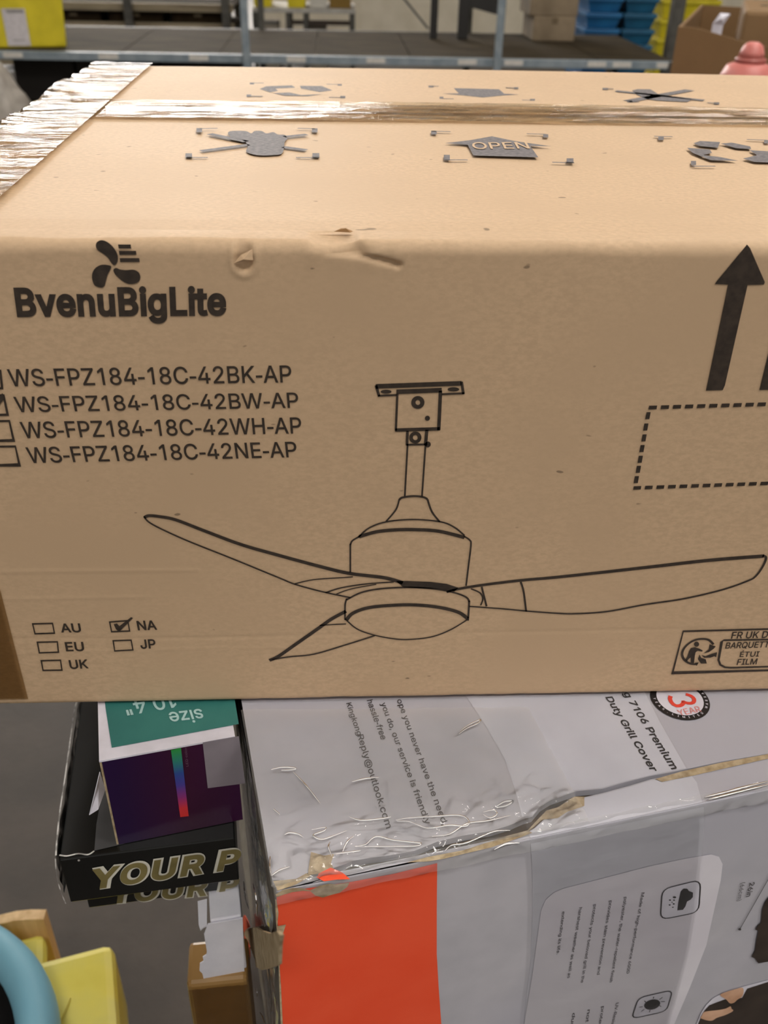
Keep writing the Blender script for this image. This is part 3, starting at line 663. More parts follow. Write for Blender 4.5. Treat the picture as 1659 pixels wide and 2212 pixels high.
Print(FRONT, off=0.0006, xf=ZD).poly([(583, 822), (600, 818), (612, 832), (672, 786), (682, 790), (640, 832), (612, 860), (595, 848)]).make('printed_tick', INK, FP)
for s, bl, br, tl, z_ in (('AU', (918, 862), (1218, 858), (892, 738), ZC), ('EU', (990, 1143), (1265, 1138), (966, 1015), ZC), ('UK', (1050, 1408), (1328, 1396), (1025, 1283), ZC),
                          ('NA', (707, 853), (806, 850), (698, 808), ZD), ('JP', (722, 948), (800, 945), (715, 904), ZD)):
    text(FRONT, s, bl, br, tl, INK, FP, bold=0.018, xf=z_)

g = Print(FRONT, xf=Z8)
L = lambda pts, w, sm=True: g.line(pts, w, sm=sm)
for pts, w in (([(597, 128), (1037, 112)], 26), ([(1037, 104), (1047, 168)], 14), ([(1050, 163), (935, 168)], 11), ([(608, 176), (705, 172)], 11), ([(598, 122), (615, 179)], 14),
               ([(703, 156), (935, 147)], 26), ([(708, 165), (700, 355)], 12), ([(929, 150), (920, 352)], 18), ([(697, 352), (925, 345)], 20),
               ([(760, 355), (757, 430)], 14), ([(859, 350), (852, 430)], 17), ([(755, 427), (857, 425)], 11), ([(760, 430), (746, 692)], 9.5), ([(852, 430), (834, 692)], 9.5),
               ([(467, 935), (467, 1082)], 9), ([(310, 1352), (445, 1345)], 7), ([(1140, 1155), (1165, 1255)], 10)):
    L(pts, w, False)
g.disc(650, 155, 28, 10); g.disc(995, 143, 30, 11); g.ring(813, 210, 23, 22); g.disc(862, 291, 13); g.ring(800, 390, 22, 19); g.disc(864, 425, 15)
for pts, w in (([(718, 708), (735, 697), (790, 690), (840, 695), (862, 706)], 12), ([(718, 706), (700, 760), (650, 820)], 9), ([(862, 706), (885, 770), (925, 822)], 10),
               ([(508, 902), (560, 855), (650, 822), (790, 810), (930, 822), (1000, 850), (1052, 892)], 9), ([(512, 898), (600, 873), (700, 863), (800, 862), (920, 870), (1052, 902)], 20),
               ([(515, 896), (478, 918), (467, 940)], 9), ([(1050, 896), (1078, 915), (1085, 940), (1072, 1050), (1060, 1150)], 9),
               ([(180, 1140), (280, 1118), (440, 1107), (480, 1104)], 7), ([(340, 1185), (420, 1160), (550, 1140), (690, 1130)], 8), ([(395, 1192), (470, 1166), (600, 1142)], 6),
               ([(447, 1222), (520, 1185), (620, 1165), (760, 1158), (900, 1166), (1000, 1185), (1060, 1208), (1077, 1232)], 10), ([(448, 1215), (440, 1250), (440, 1325)], 9),
               ([(1076, 1226), (1074, 1270), (1070, 1328)], 10), ([(447, 1325), (480, 1290), (560, 1262), (680, 1250), (800, 1248), (920, 1260), (1020, 1285), (1068, 1318)], 20),
               ([(443, 1322), (500, 1370), (580, 1400), (680, 1420), (760, 1425), (880, 1412), (980, 1375), (1068, 1322)], 8),
               ([(1340, 1130), (1355, 1180), (1368, 1282)], 10), ([(1085, 1165), (1130, 1185), (1146, 1215), (1135, 1250)], 8),
               ([(445, 1280), (370, 1320), (300, 1370), (200, 1440), (100, 1510), (52, 1532)], 20), ([(55, 1530), (150, 1514), (280, 1500), (450, 1450), (592, 1405)], 9)):
    L(pts, w)
g.poly([(700, 1125), (760, 1125), (880, 1130), (960, 1140), (1022, 1160), (1000, 1178), (920, 1166), (800, 1160), (740, 1158)])
g.xf = lambda x, y: (x, y)
L([(312, 1117), (322, 1113), (345, 1115), (380, 1122), (440, 1145), (520, 1175), (600, 1198), (700, 1225), (757, 1238), (830, 1247), (870, 1258)], (7, 9.5))
L([(311, 1115), (330, 1132), (400, 1165), (500, 1205), (600, 1246), (640, 1262), (700, 1278), (757, 1290)], 4)
L([Z8(960, 1182), Z8(1020, 1166), Z8(1150, 1145), Z8(1340, 1122), ZB2(0, 528), ZB2(400, 485), ZB2(800, 440), ZB2(1200, 395), ZB2(1625, 362)], (6, 9))
L([ZB2(1615, 358), ZB2(1642, 378), ZB2(1612, 450), ZB2(1560, 520), ZB2(1500, 555), ZB2(1300, 625), ZB2(1000, 695), ZB2(700, 740), ZB2(400, 795), ZB2(150, 812), ZB2(0, 808),
   Z8(1380, 1280), Z8(1250, 1268), Z8(1075, 1255)], (5.5, 3.6))
g.make('printed_fan_drawing', INK, FP, 'line drawing of a ceiling fan printed in dark ink')

ARW = [(1305, 175), (1330, 205), (1447, 475), (1440, 495), (1310, 498), (1130, 1295), (1112, 1335), (980, 1338), (1155, 495), (1050, 490), (1062, 470)]
a1 = Print(FRONT, xf=ZA).poly(ARW); o = a1.make('printed_arrow', INK, FP)
d = FRONT.at(*ZA(1405, 1334)) - FRONT.at(*ZA(980, 1338))
obj('printed_arrow', [v + d for v in a1.V], a1.Fc, INK, FP)
g = Print(FRONT, xf=ZA)
for k in range(14): g.line([(524 + 96.3 * k, 1474 - 2.8 * k), (588 + 96.3 * k, 1472.2 - 2.8 * k)], 33, cap=False)
for k in range(15): g.line([(402 + 92.0 * k, 2114 - 3.2 * k), (462 + 92.0 * k, 2112 - 3.2 * k)], 32)
for x, y in ((517, 1538), (500, 1628), (486, 1715), (470, 1800), (456, 1885), (441, 1965), (425, 2047)): g.line([(x + 5, y - 28), (x - 5, y + 28)], 33)
g.make('printed_dashed_box', INK, FP)
g = Print(FRONT, xf=ZR)
g.line([(1850, 50), (385, 88), (225, 712), (1850, 668)], 34); g.line([(1850, 208), (990, 222), (962, 245), (915, 520), (940, 590), (1010, 628), (1100, 635), (1850, 612)], 32)
g.line([(838, 285), (770, 220), (670, 202), (560, 220), (470, 270), (400, 340), (368, 420), (385, 490), (430, 540), (500, 575), (600, 582)], 36, sm=True)
g.poly([(780, 285), (872, 315), (840, 352), (770, 400), (690, 418), (768, 362)]); g.disc(585, 282, 38)
g.poly([(500, 340), (560, 328), (620, 345), (678, 376), (668, 392), (600, 380), (572, 400), (560, 450), (545, 565), (500, 562), (495, 480), (470, 500), (440, 540), (412, 522), (450, 460), (470, 390)])
g.poly([(655, 445), (720, 462), (790, 432), (892, 403), (880, 478), (850, 462), (790, 482), (700, 484)]); g.poly([(630, 436), (655, 488), (722, 508), (738, 572), (650, 572), (606, 505)])
g.poly([(560, 560), (618, 555), (585, 608)])
g.make('printed_recycling_sign', INK, FP, 'recycling sorting sign printed in dark ink')
for s, bl, br, tl in (('FR UK D', (1100, 197), (1645, 184), (1124, 100)), ('BARQUETTE', (1012, 346), (1735, 325), (1036, 258)), ('\u00c9TUI', (1228, 472), (1515, 465), (1246, 397)), ('FILM', (1185, 592), (1482, 582), (1206, 507))):
    text(FRONT, s, bl, br, tl, INK, FP, bold=0.012, xf=ZR)

# --- printing on the top flaps
ZT4 = zoom(0, 120, 1.9988); ZT5 = zoom(830, 120, 2.0012)
def brackets(xf, sqs, lines):
    g = Print(TOP, off=0.0012, xf=xf)
    for x, y, w, h in sqs: g.sq(x, y, w, h)
    for a, b in lines: g.line([a, b], 15)
    return g
g = brackets(ZT4, ((861, 331, 24, 18), (1359, 332, 24, 18), (816, 442, 28, 20), (1364, 441, 30, 20)), (((862, 325), (940, 323)), ((1285, 323), (1360, 325)), ((806, 450), (898, 450)), ((1278, 450), (1378, 450))))
for a, b in (((905, 347), (1065, 381)), ((868, 422), (1075, 394)), ((1228, 360), (1325, 350)), ((1222, 404), (1322, 418))): g.line([a, b], 36)
g.poly([(985, 345), (1000, 335), (1060, 335), (1085, 345), (1100, 335), (1130, 335), (1150, 345), (1180, 340), (1200, 350), (1230, 352), (1240, 370), (1230, 382), (1220, 430), (1180, 440), (1110, 440), (1065, 425), (1070, 400), (1050, 375), (1000, 362)], True)
g.make('printed_icon', INK_GLARE, FL1, 'crossed-out hand icon on the front flap')
g = brackets(ZT5, ((214, 342, 24, 16), (697, 356, 22, 14), (270, 450, 26, 22), (802, 464, 30, 20)), (((205, 336), (287, 338)), ((615, 347), (700, 349)), ((260, 461), (360, 461)), ((725, 471), (820, 473))))
g.poly([(465, 358), (560, 378), (722, 402), (630, 400), (665, 450), (385, 442), (360, 395), (262, 388), (370, 375)])
g.make('printed_icon', INK_GLARE, FL1, 'open-here arrow icon on the front flap')
text(TOP, 'OPEN', (385, 416), (630, 414), (375, 388), KRAFT, FL1, bold=0.006, off=0.0016, xf=ZT5)
g = brackets(ZT5, ((1195, 367, 24, 14), (1335, 474, 22, 18), (1650, 382, 20, 14)), (((1165, 358), (1245, 360)), ((1330, 488), (1430, 488)), ((1565, 372), (1655, 375))))
for p in ([(1335, 388), (1365, 378), (1450, 383), (1440, 408), (1360, 400)], [(1452, 390), (1500, 385), (1580, 402), (1584, 414), (1520, 410)],
          [(1308, 408), (1405, 415), (1415, 430), (1375, 440), (1450, 448), (1530, 465), (1410, 462), (1330, 430)], [(1575, 418), (1640, 422), (1720, 430), (1720, 462), (1660, 472), (1600, 470), (1548, 455), (1610, 440)]): g.poly(p)
g.make('printed_icon', INK_GLARE, FL1, 'recycling arrows icon on the front flap')
g = brackets(ZT4, ((1088, 128, 18, 8), (1467, 134, 18, 8), (1075, 181, 20, 10), (1480, 187, 22, 10)), (((1090, 126), (1140, 126)), ((1410, 131), (1465, 132)), ((1080, 183), (1135, 184)), ((1420, 188), (1480, 189))))
for p in ([(1122, 152), (1150, 140), (1260, 136), (1275, 146), (1190, 150), (1200, 160), (1165, 166)], [(1295, 138), (1390, 139), (1436, 158), (1380, 165), (1300, 150)], [(1180, 170), (1250, 167), (1300, 178), (1395, 174), (1330, 183), (1230, 181)]): g.poly(p)
g.make('printed_icon', INK_GLARE, FL2, 'recycling arrows icon on the back flap')
g = brackets(ZT5, ((202, 141, 22, 8), (570, 148, 18, 8), (247, 190, 16, 9), (640, 199, 22, 8)), (((205, 139), (235, 140)), ((525, 146), (570, 147)), ((250, 194), (300, 195)), ((595, 200), (640, 201))))
g.poly([(300, 148), (495, 153), (518, 172), (580, 176), (510, 180), (425, 189), (325, 178), (250, 172), (322, 171)])
g.make('printed_icon', INK_GLARE, FL2, 'upside-down arrow icon on the back flap')
g = brackets(ZT5, ((955, 151, 24, 8), (1435, 214, 24, 9), (1060, 206, 22, 8)), (((960, 150), (990, 151)), ((1395, 211), (1440, 213)), ((1060, 208), (1100, 208))))
g.line([(1000, 160), (1380, 201)], 40); g.line([(1320, 156), (1050, 205)], 46)
g.poly([(1070, 158), (1095, 152), (1150, 153), (1185, 175), (1330, 196), (1310, 208), (1180, 202), (1130, 195), (1085, 172)])
g.make('printed_icon', INK_GLARE, FL2, 'crossed-out hand icon on the back flap')
# small torn fibre tuft on the top front edge and a lifted paper chip at the puncture
p = TOP.at(742, 505)
obj('torn_fibre', [p + Vector((-.004, .001, .0006)), p + Vector((.003, -.001, .0008)), p + Vector((.001, .0005, .0022)), p + Vector((-.001, .0016, .0018)), p + Vector((.004, .001, .0008))], [(0, 1, 2), (0, 2, 3), (1, 4, 2), (2, 4, 3)], KRAFT_D, fan)
q = P_HOLE
obj('torn_chip', [q + Vector(v) for v in ((-.0042, -.0004, -.001), (.0038, -.0006, .0004), (.0036, .0004, .0046), (-.0012, .0006, .0022), (.0, -.0022, .0012))], [(0, 1, 4), (1, 2, 4), (2, 3, 4), (3, 0, 4)], KRAFT, fan)

# ================================================================== the torn silver grill-cover box
SILVER = noisy('silver_print', srgb(182, 181, 189), srgb(195, 193, 201), scale=30, rough=0.4, spec=0.4, c3=srgb(184, 183, 194), s3=8)
SILVER_F = SILVER
ORANGE = noisy('orange_print', srgb(244, 84, 50), srgb(250, 94, 60), scale=20, rough=0.5, spec=0.3)
TORN = noisy('torn_board', srgb(160, 140, 110), srgb(196, 178, 148), scale=180, rough=0.9, bump=0.0006, bscale=300, spec=0.1)
BOARD_GREY = noisy('grey_board_back', srgb(158, 150, 140), srgb(186, 178, 168), scale=120, rough=0.85, spec=0.1)
PAPER = plain('white_paper', srgb(222, 220, 232), 0.5)
BLACK = plain('black_print', srgb(34, 31, 32), 0.5)
GZ = 0.9765
G0 = on_z(597, 1925, GZ); G1 = on_z(1659, 1705, GZ)
gturn = math.degrees(math.atan2(G1.y - G0.y, G1.x - G0.x))
def grill_x(y): return G0.x - (y - G0.y) * math.tan(math.radians(gturn))      # where the silver box's left side runs
GF = Frame(G0.x, G0.y, gturn, 0.43, 0.33, 0.56, GZ)
grill = thing('grill_cover_box', 'silver grey printed box with an orange stripe and torn top edge, wrapped in clear film', 'box', GF.mid())
GT = GF.top(); GFr = GF.front(); GL = GF.left()
T = 0.004
GFP = GF.box('front_panel', 0, GF.w, 0, T, GF.z0, GZ - 0.0005, SILVER_F, grill, 0.0006)
GF.box('side_panel', 0, T, T, GF.d, GF.z0, GZ - 0.0045, BOARD_GREY, grill)
GF.box('side_panel', GF.w - T, GF.w, T, GF.d, GF.z0, GZ - 0.0045, SILVER_F, grill)
GF.box('back_panel', T, GF.w - T, GF.d - T, GF.d, GF.z0, GZ - 0.0045, SILVER_F, grill)
GF.box('bottom_panel', T, GF.w - T, T, GF.d - T, GF.z0, GF.z0 + T, BOARD_GREY, grill)
tear = [(588, 1900), (640, 1903), (662, 1886), (700, 1882), (742, 1868), (760, 1860), (800, 1853), (840, 1848), (895, 1838), (925, 1826), (945, 1818), (1000, 1805), (1060, 1795), (1100, 1783), (1130, 1770), (1150, 1764), (1168, 1742), (1190, 1728), (1245, 1709), (1300, 1704), (1350, 1690), (1405, 1676), (1460, 1666), (1560, 1645), (1659, 1628), (1800, 1596), (1950, 1560)]
P = [GT.at(*q) for q in tear]
P += [GF.p(GF.w, GF.d, GZ), GF.p(0, GF.d, GZ)]
GTF = plate('top_flap', P, (0, 0, 1), T, SILVER, grill); GTF['label'] = 'torn top flap with grey print'
lip = [(1950, 1566), (1800, 1602), (1659, 1634), (1560, 1652), (1465, 1672), (1405, 1683), (1360, 1697), (1300, 1713), (1250, 1724), (1205, 1745), (1180, 1765), (1155, 1788), (1140, 1797), (1105, 1806), (1050, 1826), (1000, 1842), (960, 1851), (925, 1857), (880, 1860), (830, 1866), (770, 1876), (745, 1886), (700, 1897), (660, 1912), (640, 1917)]
P = [GT.at(x, y, -0.0002) for x, y in lip] + [GF.p(0.001, 0.0004, GZ - 0.0002), GF.p(GF.w, 0.0004, GZ - 0.0002)]
plate('front_lip', P, (0, 0, 1), 0.003, SILVER, grill)['label'] = 'folded front edge below the tear'
# frayed brown board where the print has torn away
g = Print(GT, off=0.0004)
for p in ([(1180, 1752), (1205, 1745), (1240, 1722), (1262, 1722), (1262, 1742), (1225, 1755), (1205, 1768), (1170, 1772), (1150, 1790), (1135, 1800), (1158, 1775)],
          [(1415, 1684), (1470, 1668), (1560, 1648), (1659, 1630), (1720, 1618), (1720, 1626), (1640, 1644), (1560, 1662), (1500, 1676), (1430, 1690)],
          [(1105, 1804), (1140, 1795), (1150, 1800), (1110, 1815), (1060, 1832), (1000, 1846), (960, 1856), (925, 1862), (880, 1864), (925, 1852), (1000, 1838)]): g.poly(p)
g.make('torn_edge', TORN, grill)
g = Print(GT, off=0.0006)
g.poly([(668, 1868), (672, 1842), (700, 1850), (722, 1846), (715, 1866), (722, 1880), (700, 1888), (665, 1892)]); g.poly([(590, 1905), (640, 1900), (662, 1888), (672, 1893), (640, 1912), (600, 1926)])
g.make('torn_edge', TORN, grill)
# dark core seen through the gap
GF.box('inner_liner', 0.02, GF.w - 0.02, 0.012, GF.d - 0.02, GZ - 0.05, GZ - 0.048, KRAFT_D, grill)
# orange stripe and torn patch on the front
FR7 = zoom(400, 1780, 2.765)
orange = Print(GFr, off=0.0004)
orange.poly([(597, 1934), (640, 1921), (700, 1912), (760, 1903), (850, 1886), (944, 1863), (943, 1960), (943, 2060), (947, 2130), (953, 2212), (956, 2260), (612, 2260), (610, 2212), (603, 2120), (606, 2040), (600, 2000)])
orange.make('orange_stripe', ORANGE, GFP)
Print(GFr, off=0.0008, xf=FR7).poly([(538, 412), (580, 385), (640, 372), (700, 375), (745, 388), (800, 360), (860, 348), (900, 352), (980, 340), (965, 368), (920, 402), (870, 415), (820, 430), (775, 418), (745, 392), (700, 390), (640, 398), (590, 412), (545, 428)]).make('torn_edge', TORN, GFP)
Print(GT, off=0.0007, xf=FR7).poly([(785, 325), (800, 300), (868, 266), (905, 280), (940, 296), (985, 335), (900, 338), (830, 348)]).make('orange_scrap', ORANGE, GTF)
Print(GFr, off=0.0009, xf=FR7).poly([(543, 440), (556, 520), (548, 600), (600, 590), (568, 690), (560, 800), (572, 980), (582, 1200), (570, 1200), (558, 900), (552, 700), (540, 560), (536, 440)]).make('torn_edge', TORN, GFP)
# paler printed band running over the top and down the front
PALEB = noisy('pale_silver_print', srgb(198, 198, 208), srgb(208, 208, 218), scale=24, rough=0.4, spec=0.4)
PALEF = PALEB
Print(GT, off=0.0002).poly([(1004, 1500), (1050, 1570), (1090, 1640), (1112, 1705), (1128, 1765), (1150, 1762), (1168, 1740), (1190, 1726), (1245, 1707), (1300, 1702), (1350, 1688), (1405, 1675), (1460, 1664), (1482, 1660), (1465, 1630), (1425, 1560), (1390, 1490)]).make('pale_band', PALEB, GTF)
Print(GT, off=0.0000).poly([(1140, 1800), (1155, 1790), (1180, 1767), (1205, 1748), (1250, 1727), (1300, 1716), (1360, 1700), (1405, 1686), (1465, 1675), (1490, 1670), (1505, 1690), (1517, 1733), (1400, 1758), (1147, 1810)]).make('pale_band', PALEB, GTF)
Print(GFr, off=0.0002).poly([(1146, 1822), (1520, 1742), (1520, 1800), (1512, 1870), (1502, 1960), (1480, 2080), (1430, 2255), (1128, 2260), (1135, 2170), (1146, 2080), (1150, 1980), (1150, 1900)]).make('pale_band', PALEF, GFP)
# printed panel with icons and small text
PANEL = noisy('pale_panel_print', srgb(220, 216, 226), srgb(230, 227, 235), scale=16, rough=0.4, spec=0.35)
Print(GFr, off=0.0005).poly([(1168, 1965), (1178, 1942), (1196, 1926), (1215, 1918), (1300, 1896), (1400, 1870), (1480, 1853), (1535, 1844), (1552, 1849), (1560, 1865), (1556, 1900), (1525, 2040), (1490, 2130), (1455, 2212), (1440, 2255), (1126, 2255), (1135, 2190), (1150, 2100)]).make('printed_panel', PANEL, GFP)
ZP = zoom(1060, 1780, 2.7696)
def rr(pts, r=0.22):
    out = []
    n = len(pts); P = [Vector(p) for p in pts]
    for i in range(n):
        a, b, c = P[i - 1], P[i], P[(i + 1) % n]
        p0 = b + (a - b) * r; p1 = b + (c - b) * r
        for k in range(5):
            t = k / 4; out.append(tuple(p0 * (1 - t) ** 2 + b * 2 * t * (1 - t) + p1 * t * t))
    return out
TXT = plain('grey_small_print', srgb(70, 66, 68), 0.5)
for corners in ([(1022, 382), (1252, 325), (1262, 355), (1240, 520), (1010, 565)], [(880, 1032), (1085, 985), (1048, 1112), (838, 1158)]):
    q = rr([corners[0], corners[1], corners[-2], corners[-1]], 0.24)
    Print(GFr, off=0.0007, xf=ZP).poly(q).make('printed_icon', PAPER, GFP)
    Print(GFr, off=0.0009, xf=ZP).line(q, 8, closed=True).make('printed_icon', BLACK, GFP)
g = Print(GFr, off=0.0009, xf=ZP)
g.poly([(1132, 395), (1150, 378), (1172, 380), (1180, 392), (1205, 402), (1205, 428), (1190, 445), (1170, 455), (1160, 485), (1145, 505), (1112, 508), (1118, 460)])
for x, y, r in ((1095, 430, 10), (1068, 447, 6), (1092, 447, 6), (1066, 476, 6), (1090, 470, 6), (1085, 490, 5), (1080, 460, 4)): g.disc(x, y, r, r * 0.6)
g.make('printed_icon', BLACK, GFP, 'rain cloud pictogram')
g = Print(GFr, off=0.0009, xf=ZP)
g.poly([(962 + 48 * math.cos(a * .3142) , 1072 + 30 * math.sin(a * .3142) - 8 * math.cos(a * .3142)) for a in range(20)])
for a, b in (((915, 1050), (925, 1058)), ((972, 1025), (968, 1036)), ((1005, 1042), (1025, 1028)), ((1015, 1055), (1038, 1054)), ((1005, 1078), (1015, 1084)), ((950, 1105), (945, 1118)), ((915, 1100), (897, 1114)), ((905, 1085), (885, 1088))): g.line([a, b], 5)
g.make('printed_icon', BLACK, GFP, 'sun pictogram')
for s, a, b in (('Made of high-performance 600D', (898, 405), (808, 888)), ('polyester, the water-repellent finish', (795, 430), (708, 940)), ('provides stain prevention and', (706, 452), (632, 895)),
                ('protects your beloved grill in the', (612, 475), (535, 943)), ('harshest weather as well as', (526, 493), (455, 915)), ('extending its life.', (424, 518), (390, 773))):
    up = (a[0] + 18, a[1] - 4)
    text(GFr, s, a, b, up, TXT, GFP, xf=ZP, off=0.0009, bold=0.004)
for s, a, b in (('UV-Resistant fabric', (745, 1065), (690, 1330)), ('protects up', (660, 1085), (625, 1300)), ('not fade', (576, 1105), (545, 1300)), ('durable', (486, 1125), (460, 1300))):
    text(GFr, s, a, b, (a[0] + 18, a[1] - 4), TXT, GFP, xf=ZP, off=0.0009, bold=0.004)
text(GFr, '26in', (1545, 345), (1522, 430), (1575, 338), TXT, GFP, xf=ZP, off=0.0009, bold=0.012)
text(GFr, '(66cm)', (1492, 345), (1468, 455), (1518, 338), TXT, GFP, xf=ZP, off=0.0009)
g = Print(GFr, off=0.0009, xf=ZP); g.line([(1659, 315), (1560, 490), (1485, 622)], 5); g.disc(1485, 622, 9, 7); g.line([(1659, 315), (1760, 140)], 5)
g.make('printed_measure_line', TXT, GFP)
ZH = zoom(1400, 1850, 6.112)
DARKP = noisy('dark_photo_print', srgb(44, 36, 32), srgb(62, 52, 46), scale=40, rough=0.5)
Print(GFr, off=0.0009, xf=ZH).poly([(1583, 520), (1530, 590), (1495, 690), (1480, 860), (1440, 890), (1405, 950), (1445, 965), (1420, 1080), (1400, 1230), (1355, 1310), (1400, 1330), (1445, 1395), (1583, 1370), (1900, 1330), (1900, 300), (1700, 400)]).make('printed_grill_picture', DARKP, GFP, 'dark covered grill picture')
Print(GFr, off=0.0006, xf=ZH).poly([(1583, 1620), (1240, 1710), (1000, 1780), (850, 1860), (760, 1950), (690, 2060), (630, 2212), (600, 2330), (1900, 2330), (1900, 1560)]).make('printed_picture', PAPER, GFP)
Print(GFr, off=0.0008, xf=ZH).poly([(1583, 1640), (1300, 1730), (1235, 1850), (1120, 1870), (1060, 1890), (1010, 1870), (900, 1910), (800, 1950), (735, 2020), (680, 2130), (640, 2230), (610, 2330), (1900, 2330), (1900, 1590)]).make('printed_picture', DARKP, GFP, 'dark fabric in the printed picture')
SKIN = noisy('skin_print', srgb(196, 150, 120), srgb(224, 182, 152), scale=60, rough=0.5)
g = Print(GFr, off=0.0010, xf=ZH)
g.poly([(940, 1810), (1020, 1770), (1130, 1735), (1230, 1715), (1250, 1760), (1230, 1830), (1170, 1870), (1125, 1910), (1070, 1920), (1020, 1870)], True)
g.poly([(700, 2080), (740, 2030), (900, 2010), (1010, 1990), (1075, 1960), (1090, 1990), (1110, 2020), (1020, 2070), (900, 2110), (820, 2150), (690, 2120)], True)
g.make('printed_hands', SKIN, GFP, 'hands in the printed picture')
# lettering on the top
ZG = zoom(500, 1480, 2.765); ZK = zoom(1060, 1480, 2.7696)
for s, a, b, t in (('Kingkong', (685, 112), (752, 305), (715, 106)), ('Reply@outlook.com', (752, 305), (925, 862), (786, 296)), ('hassle-free', (808, 95), (895, 330), (842, 88)),
                   ('you do, our service is friendly', (892, 112), (1160, 838), (922, 104)), ('ope you never have the need,', (988, 92), (1262, 845), (1018, 84))):
    text(GT, s, a, b, t, TXT, GTF, xf=ZG, off=0.0005, bold=0.008)
text(GT, 'Duty Grill Cover', (686, 75), (962, 524), (722, 66), BLACK, GTF, xf=ZK, off=0.0005, bold=0.02, shear=0.12)
text(GT, 'ng 7106 Premium', (772, 20), (1085, 512), (808, 10), BLACK, GTF, xf=ZK, off=0.0005, bold=0.02, shear=0.12)
# round warranty seal
ZS = zoom(1420, 1350, 6.941)
c0 = GT.at(*ZS(335, 1120), 0.0005)
Rm = 0.0165
RED = plain('red_print', srgb(232, 74, 58), 0.4)
RED_P = plain('pale_red_print', srgb(228, 140, 138), 0.4)
def circ(r, off, n=40): return [c0 + GF.u * (r * math.cos(2 * math.pi * k / n)) + GF.v * (r * math.sin(2 * math.pi * k / n)) + Vector((0, 0, off)) for k in range(n)]
obj('printed_seal', circ(Rm, 0), [tuple(range(40))], BLACK, GTF)['label'] = 'round three-year warranty seal'
obj('printed_seal', circ(Rm * 0.79, 0.0003), [tuple(range(40))], PAPER, GTF)
def seal_text(body, bl, br, tl, mat, **k): text(GT, body, bl, br, tl, mat, GTF, xf=ZS, off=0.0012, **k)
g = Print(GT, off=0.0011, xf=ZS)
g.line([(195, 1085), (185, 1130), (215, 1190), (270, 1228), (330, 1232), (375, 1205), (390, 1160)], 62, sm=True)
g.line([(375, 1165), (420, 1185), (480, 1195), (535, 1180), (545, 1130), (500, 1085), (420, 1060)], 58, sm=True)
g.make('printed_seal', RED, GTF, 'red numeral three')
seal_text('YEAR', (330, 1385), (660, 1320), (282, 1300), RED_P)
def arc_text(body, a0, step, r):
    V, F_ = [], []
    for k, ch in enumerate(body):
        gv, gf = glyphs(ch, 0.02, 0)
        w = max(v.x for v in gv); a = math.radians(a0 + step * k)
        er = GF.u * math.cos(a) + GF.v * math.sin(a); et = -GF.u * math.sin(a) + GF.v * math.cos(a)
        n = len(V); sc_ = 0.0026
        V += [c0 + er * (r - 0.0009) + et * ((v.x - w / 2) * sc_) - er * ((v.y - 0.36) * sc_) + Vector((0, 0, 0.0006)) for v in gv]
        F_ += [tuple(n + i for i in f) for f in gf]
    obj('printed_seal', V, F_, PAPER, GTF)
arc_text('YEAR LIMITED'.replace(' ', '-').replace('-', '.'), 168, 11.5, Rm * 0.925)
arc_text('WARRANTY', 318, 11.0, Rm * 0.925)
# wide clear tape across the top and down the front
WTAPE = film('wide_clear_tape', tint=(1, 1, 1, 1), haze=0.03, hazec=srgb(232, 232, 240), rough=0.12, bump=0.0003, bscale=60, ior=1.15)
def strip(plane, left, right, n, off):
    A = smooth_line([plane.at(*p, off) for p in left], n); B = smooth_line([plane.at(*p, off) for p in right], n)
    return A, B
def ladder(name, A, B, mat, parent, k=10, wob=0.0):
    V, Fs = [], []
    for a, b in zip(A, B):
        for j in range(k + 1):
            q = a.lerp(b, j / k); V.append(q + Vector((0, 0, wob * nz(q.x * 70, q.y * 70, q.z * 70))))
    n = k + 1
    for i in range(len(A) - 1):
        for j in range(k): Fs.append((i * n + j, i * n + j + 1, (i + 1) * n + j + 1, (i + 1) * n + j))
    return obj(name, V, Fs, mat, parent, True)
A, B = strip(GT, [(1004, 1508), (1050, 1570), (1095, 1650), (1118, 1720), (1142, 1812)], [(1394, 1500), (1425, 1560), (1465, 1630), (1500, 1690), (1517, 1735)], 6, 0.0015)
A2, B2 = strip(GFr, [(1145, 1832), (1150, 1900), (1150, 1980), (1146, 2080), (1135, 2170), (1128, 2260)], [(1521, 1745), (1520, 1800), (1512, 1870), (1502, 1960), (1480, 2080), (1430, 2255)], 6, 0.0015)
face(ladder('clear_tape', A + A2, B + B2, WTAPE, grill, 12, 0.0004), -GF.v + Vector((0, 0, 1)))
# crumpled clear film over the left half of the top, over the front edge and down the left side
FILM = film('shrink_film', tint=(0.98, 0.98, 0.97, 1), haze=0.10, hazec=srgb(225, 225, 225), rough=0.05, bump=0.0022, bscale=46, ior=1.33)
def film_top(u, v):
    x = -0.002 + (0.02 + 0.135) * u; y = 0.0 + (0.114 - 0.034 * u) * v
    p = GF.p(x, y, GZ)
    rough_ = 0.4 + 1.6 * math.exp(-(y / 0.03) ** 2)
    h = 0.0026 + rough_ * (0.0020 * abs(nz(x * 45, y * 60, 1)) + 0.0016 * abs(nz(x * 110 + 3, y * 140, 5)))
    return p + Vector((0, 0, h))
face(sheet('shrink_film', film_top, 120, 100, FILM, grill), (0, 0, 1))
def film_edge(u, v):
    x = -0.001 + (GF.w + 0.001) * u; a = v * math.pi * 0.36
    r = 0.0035 + 0.0016 * nz(x * 50, 2) + 0.0007 * nz(x * 160, v * 3)
    return GF.p(x, 0.0 + 0.004 - (r + 0.003) * math.sin(a) - 0.0005, GZ - 0.006 + (r + 0.004) * math.cos(a) - 0.004 * v)
face(sheet('shrink_film', film_edge, 220, 10, FILM, grill), -GF.v + Vector((0, 0, 1)))
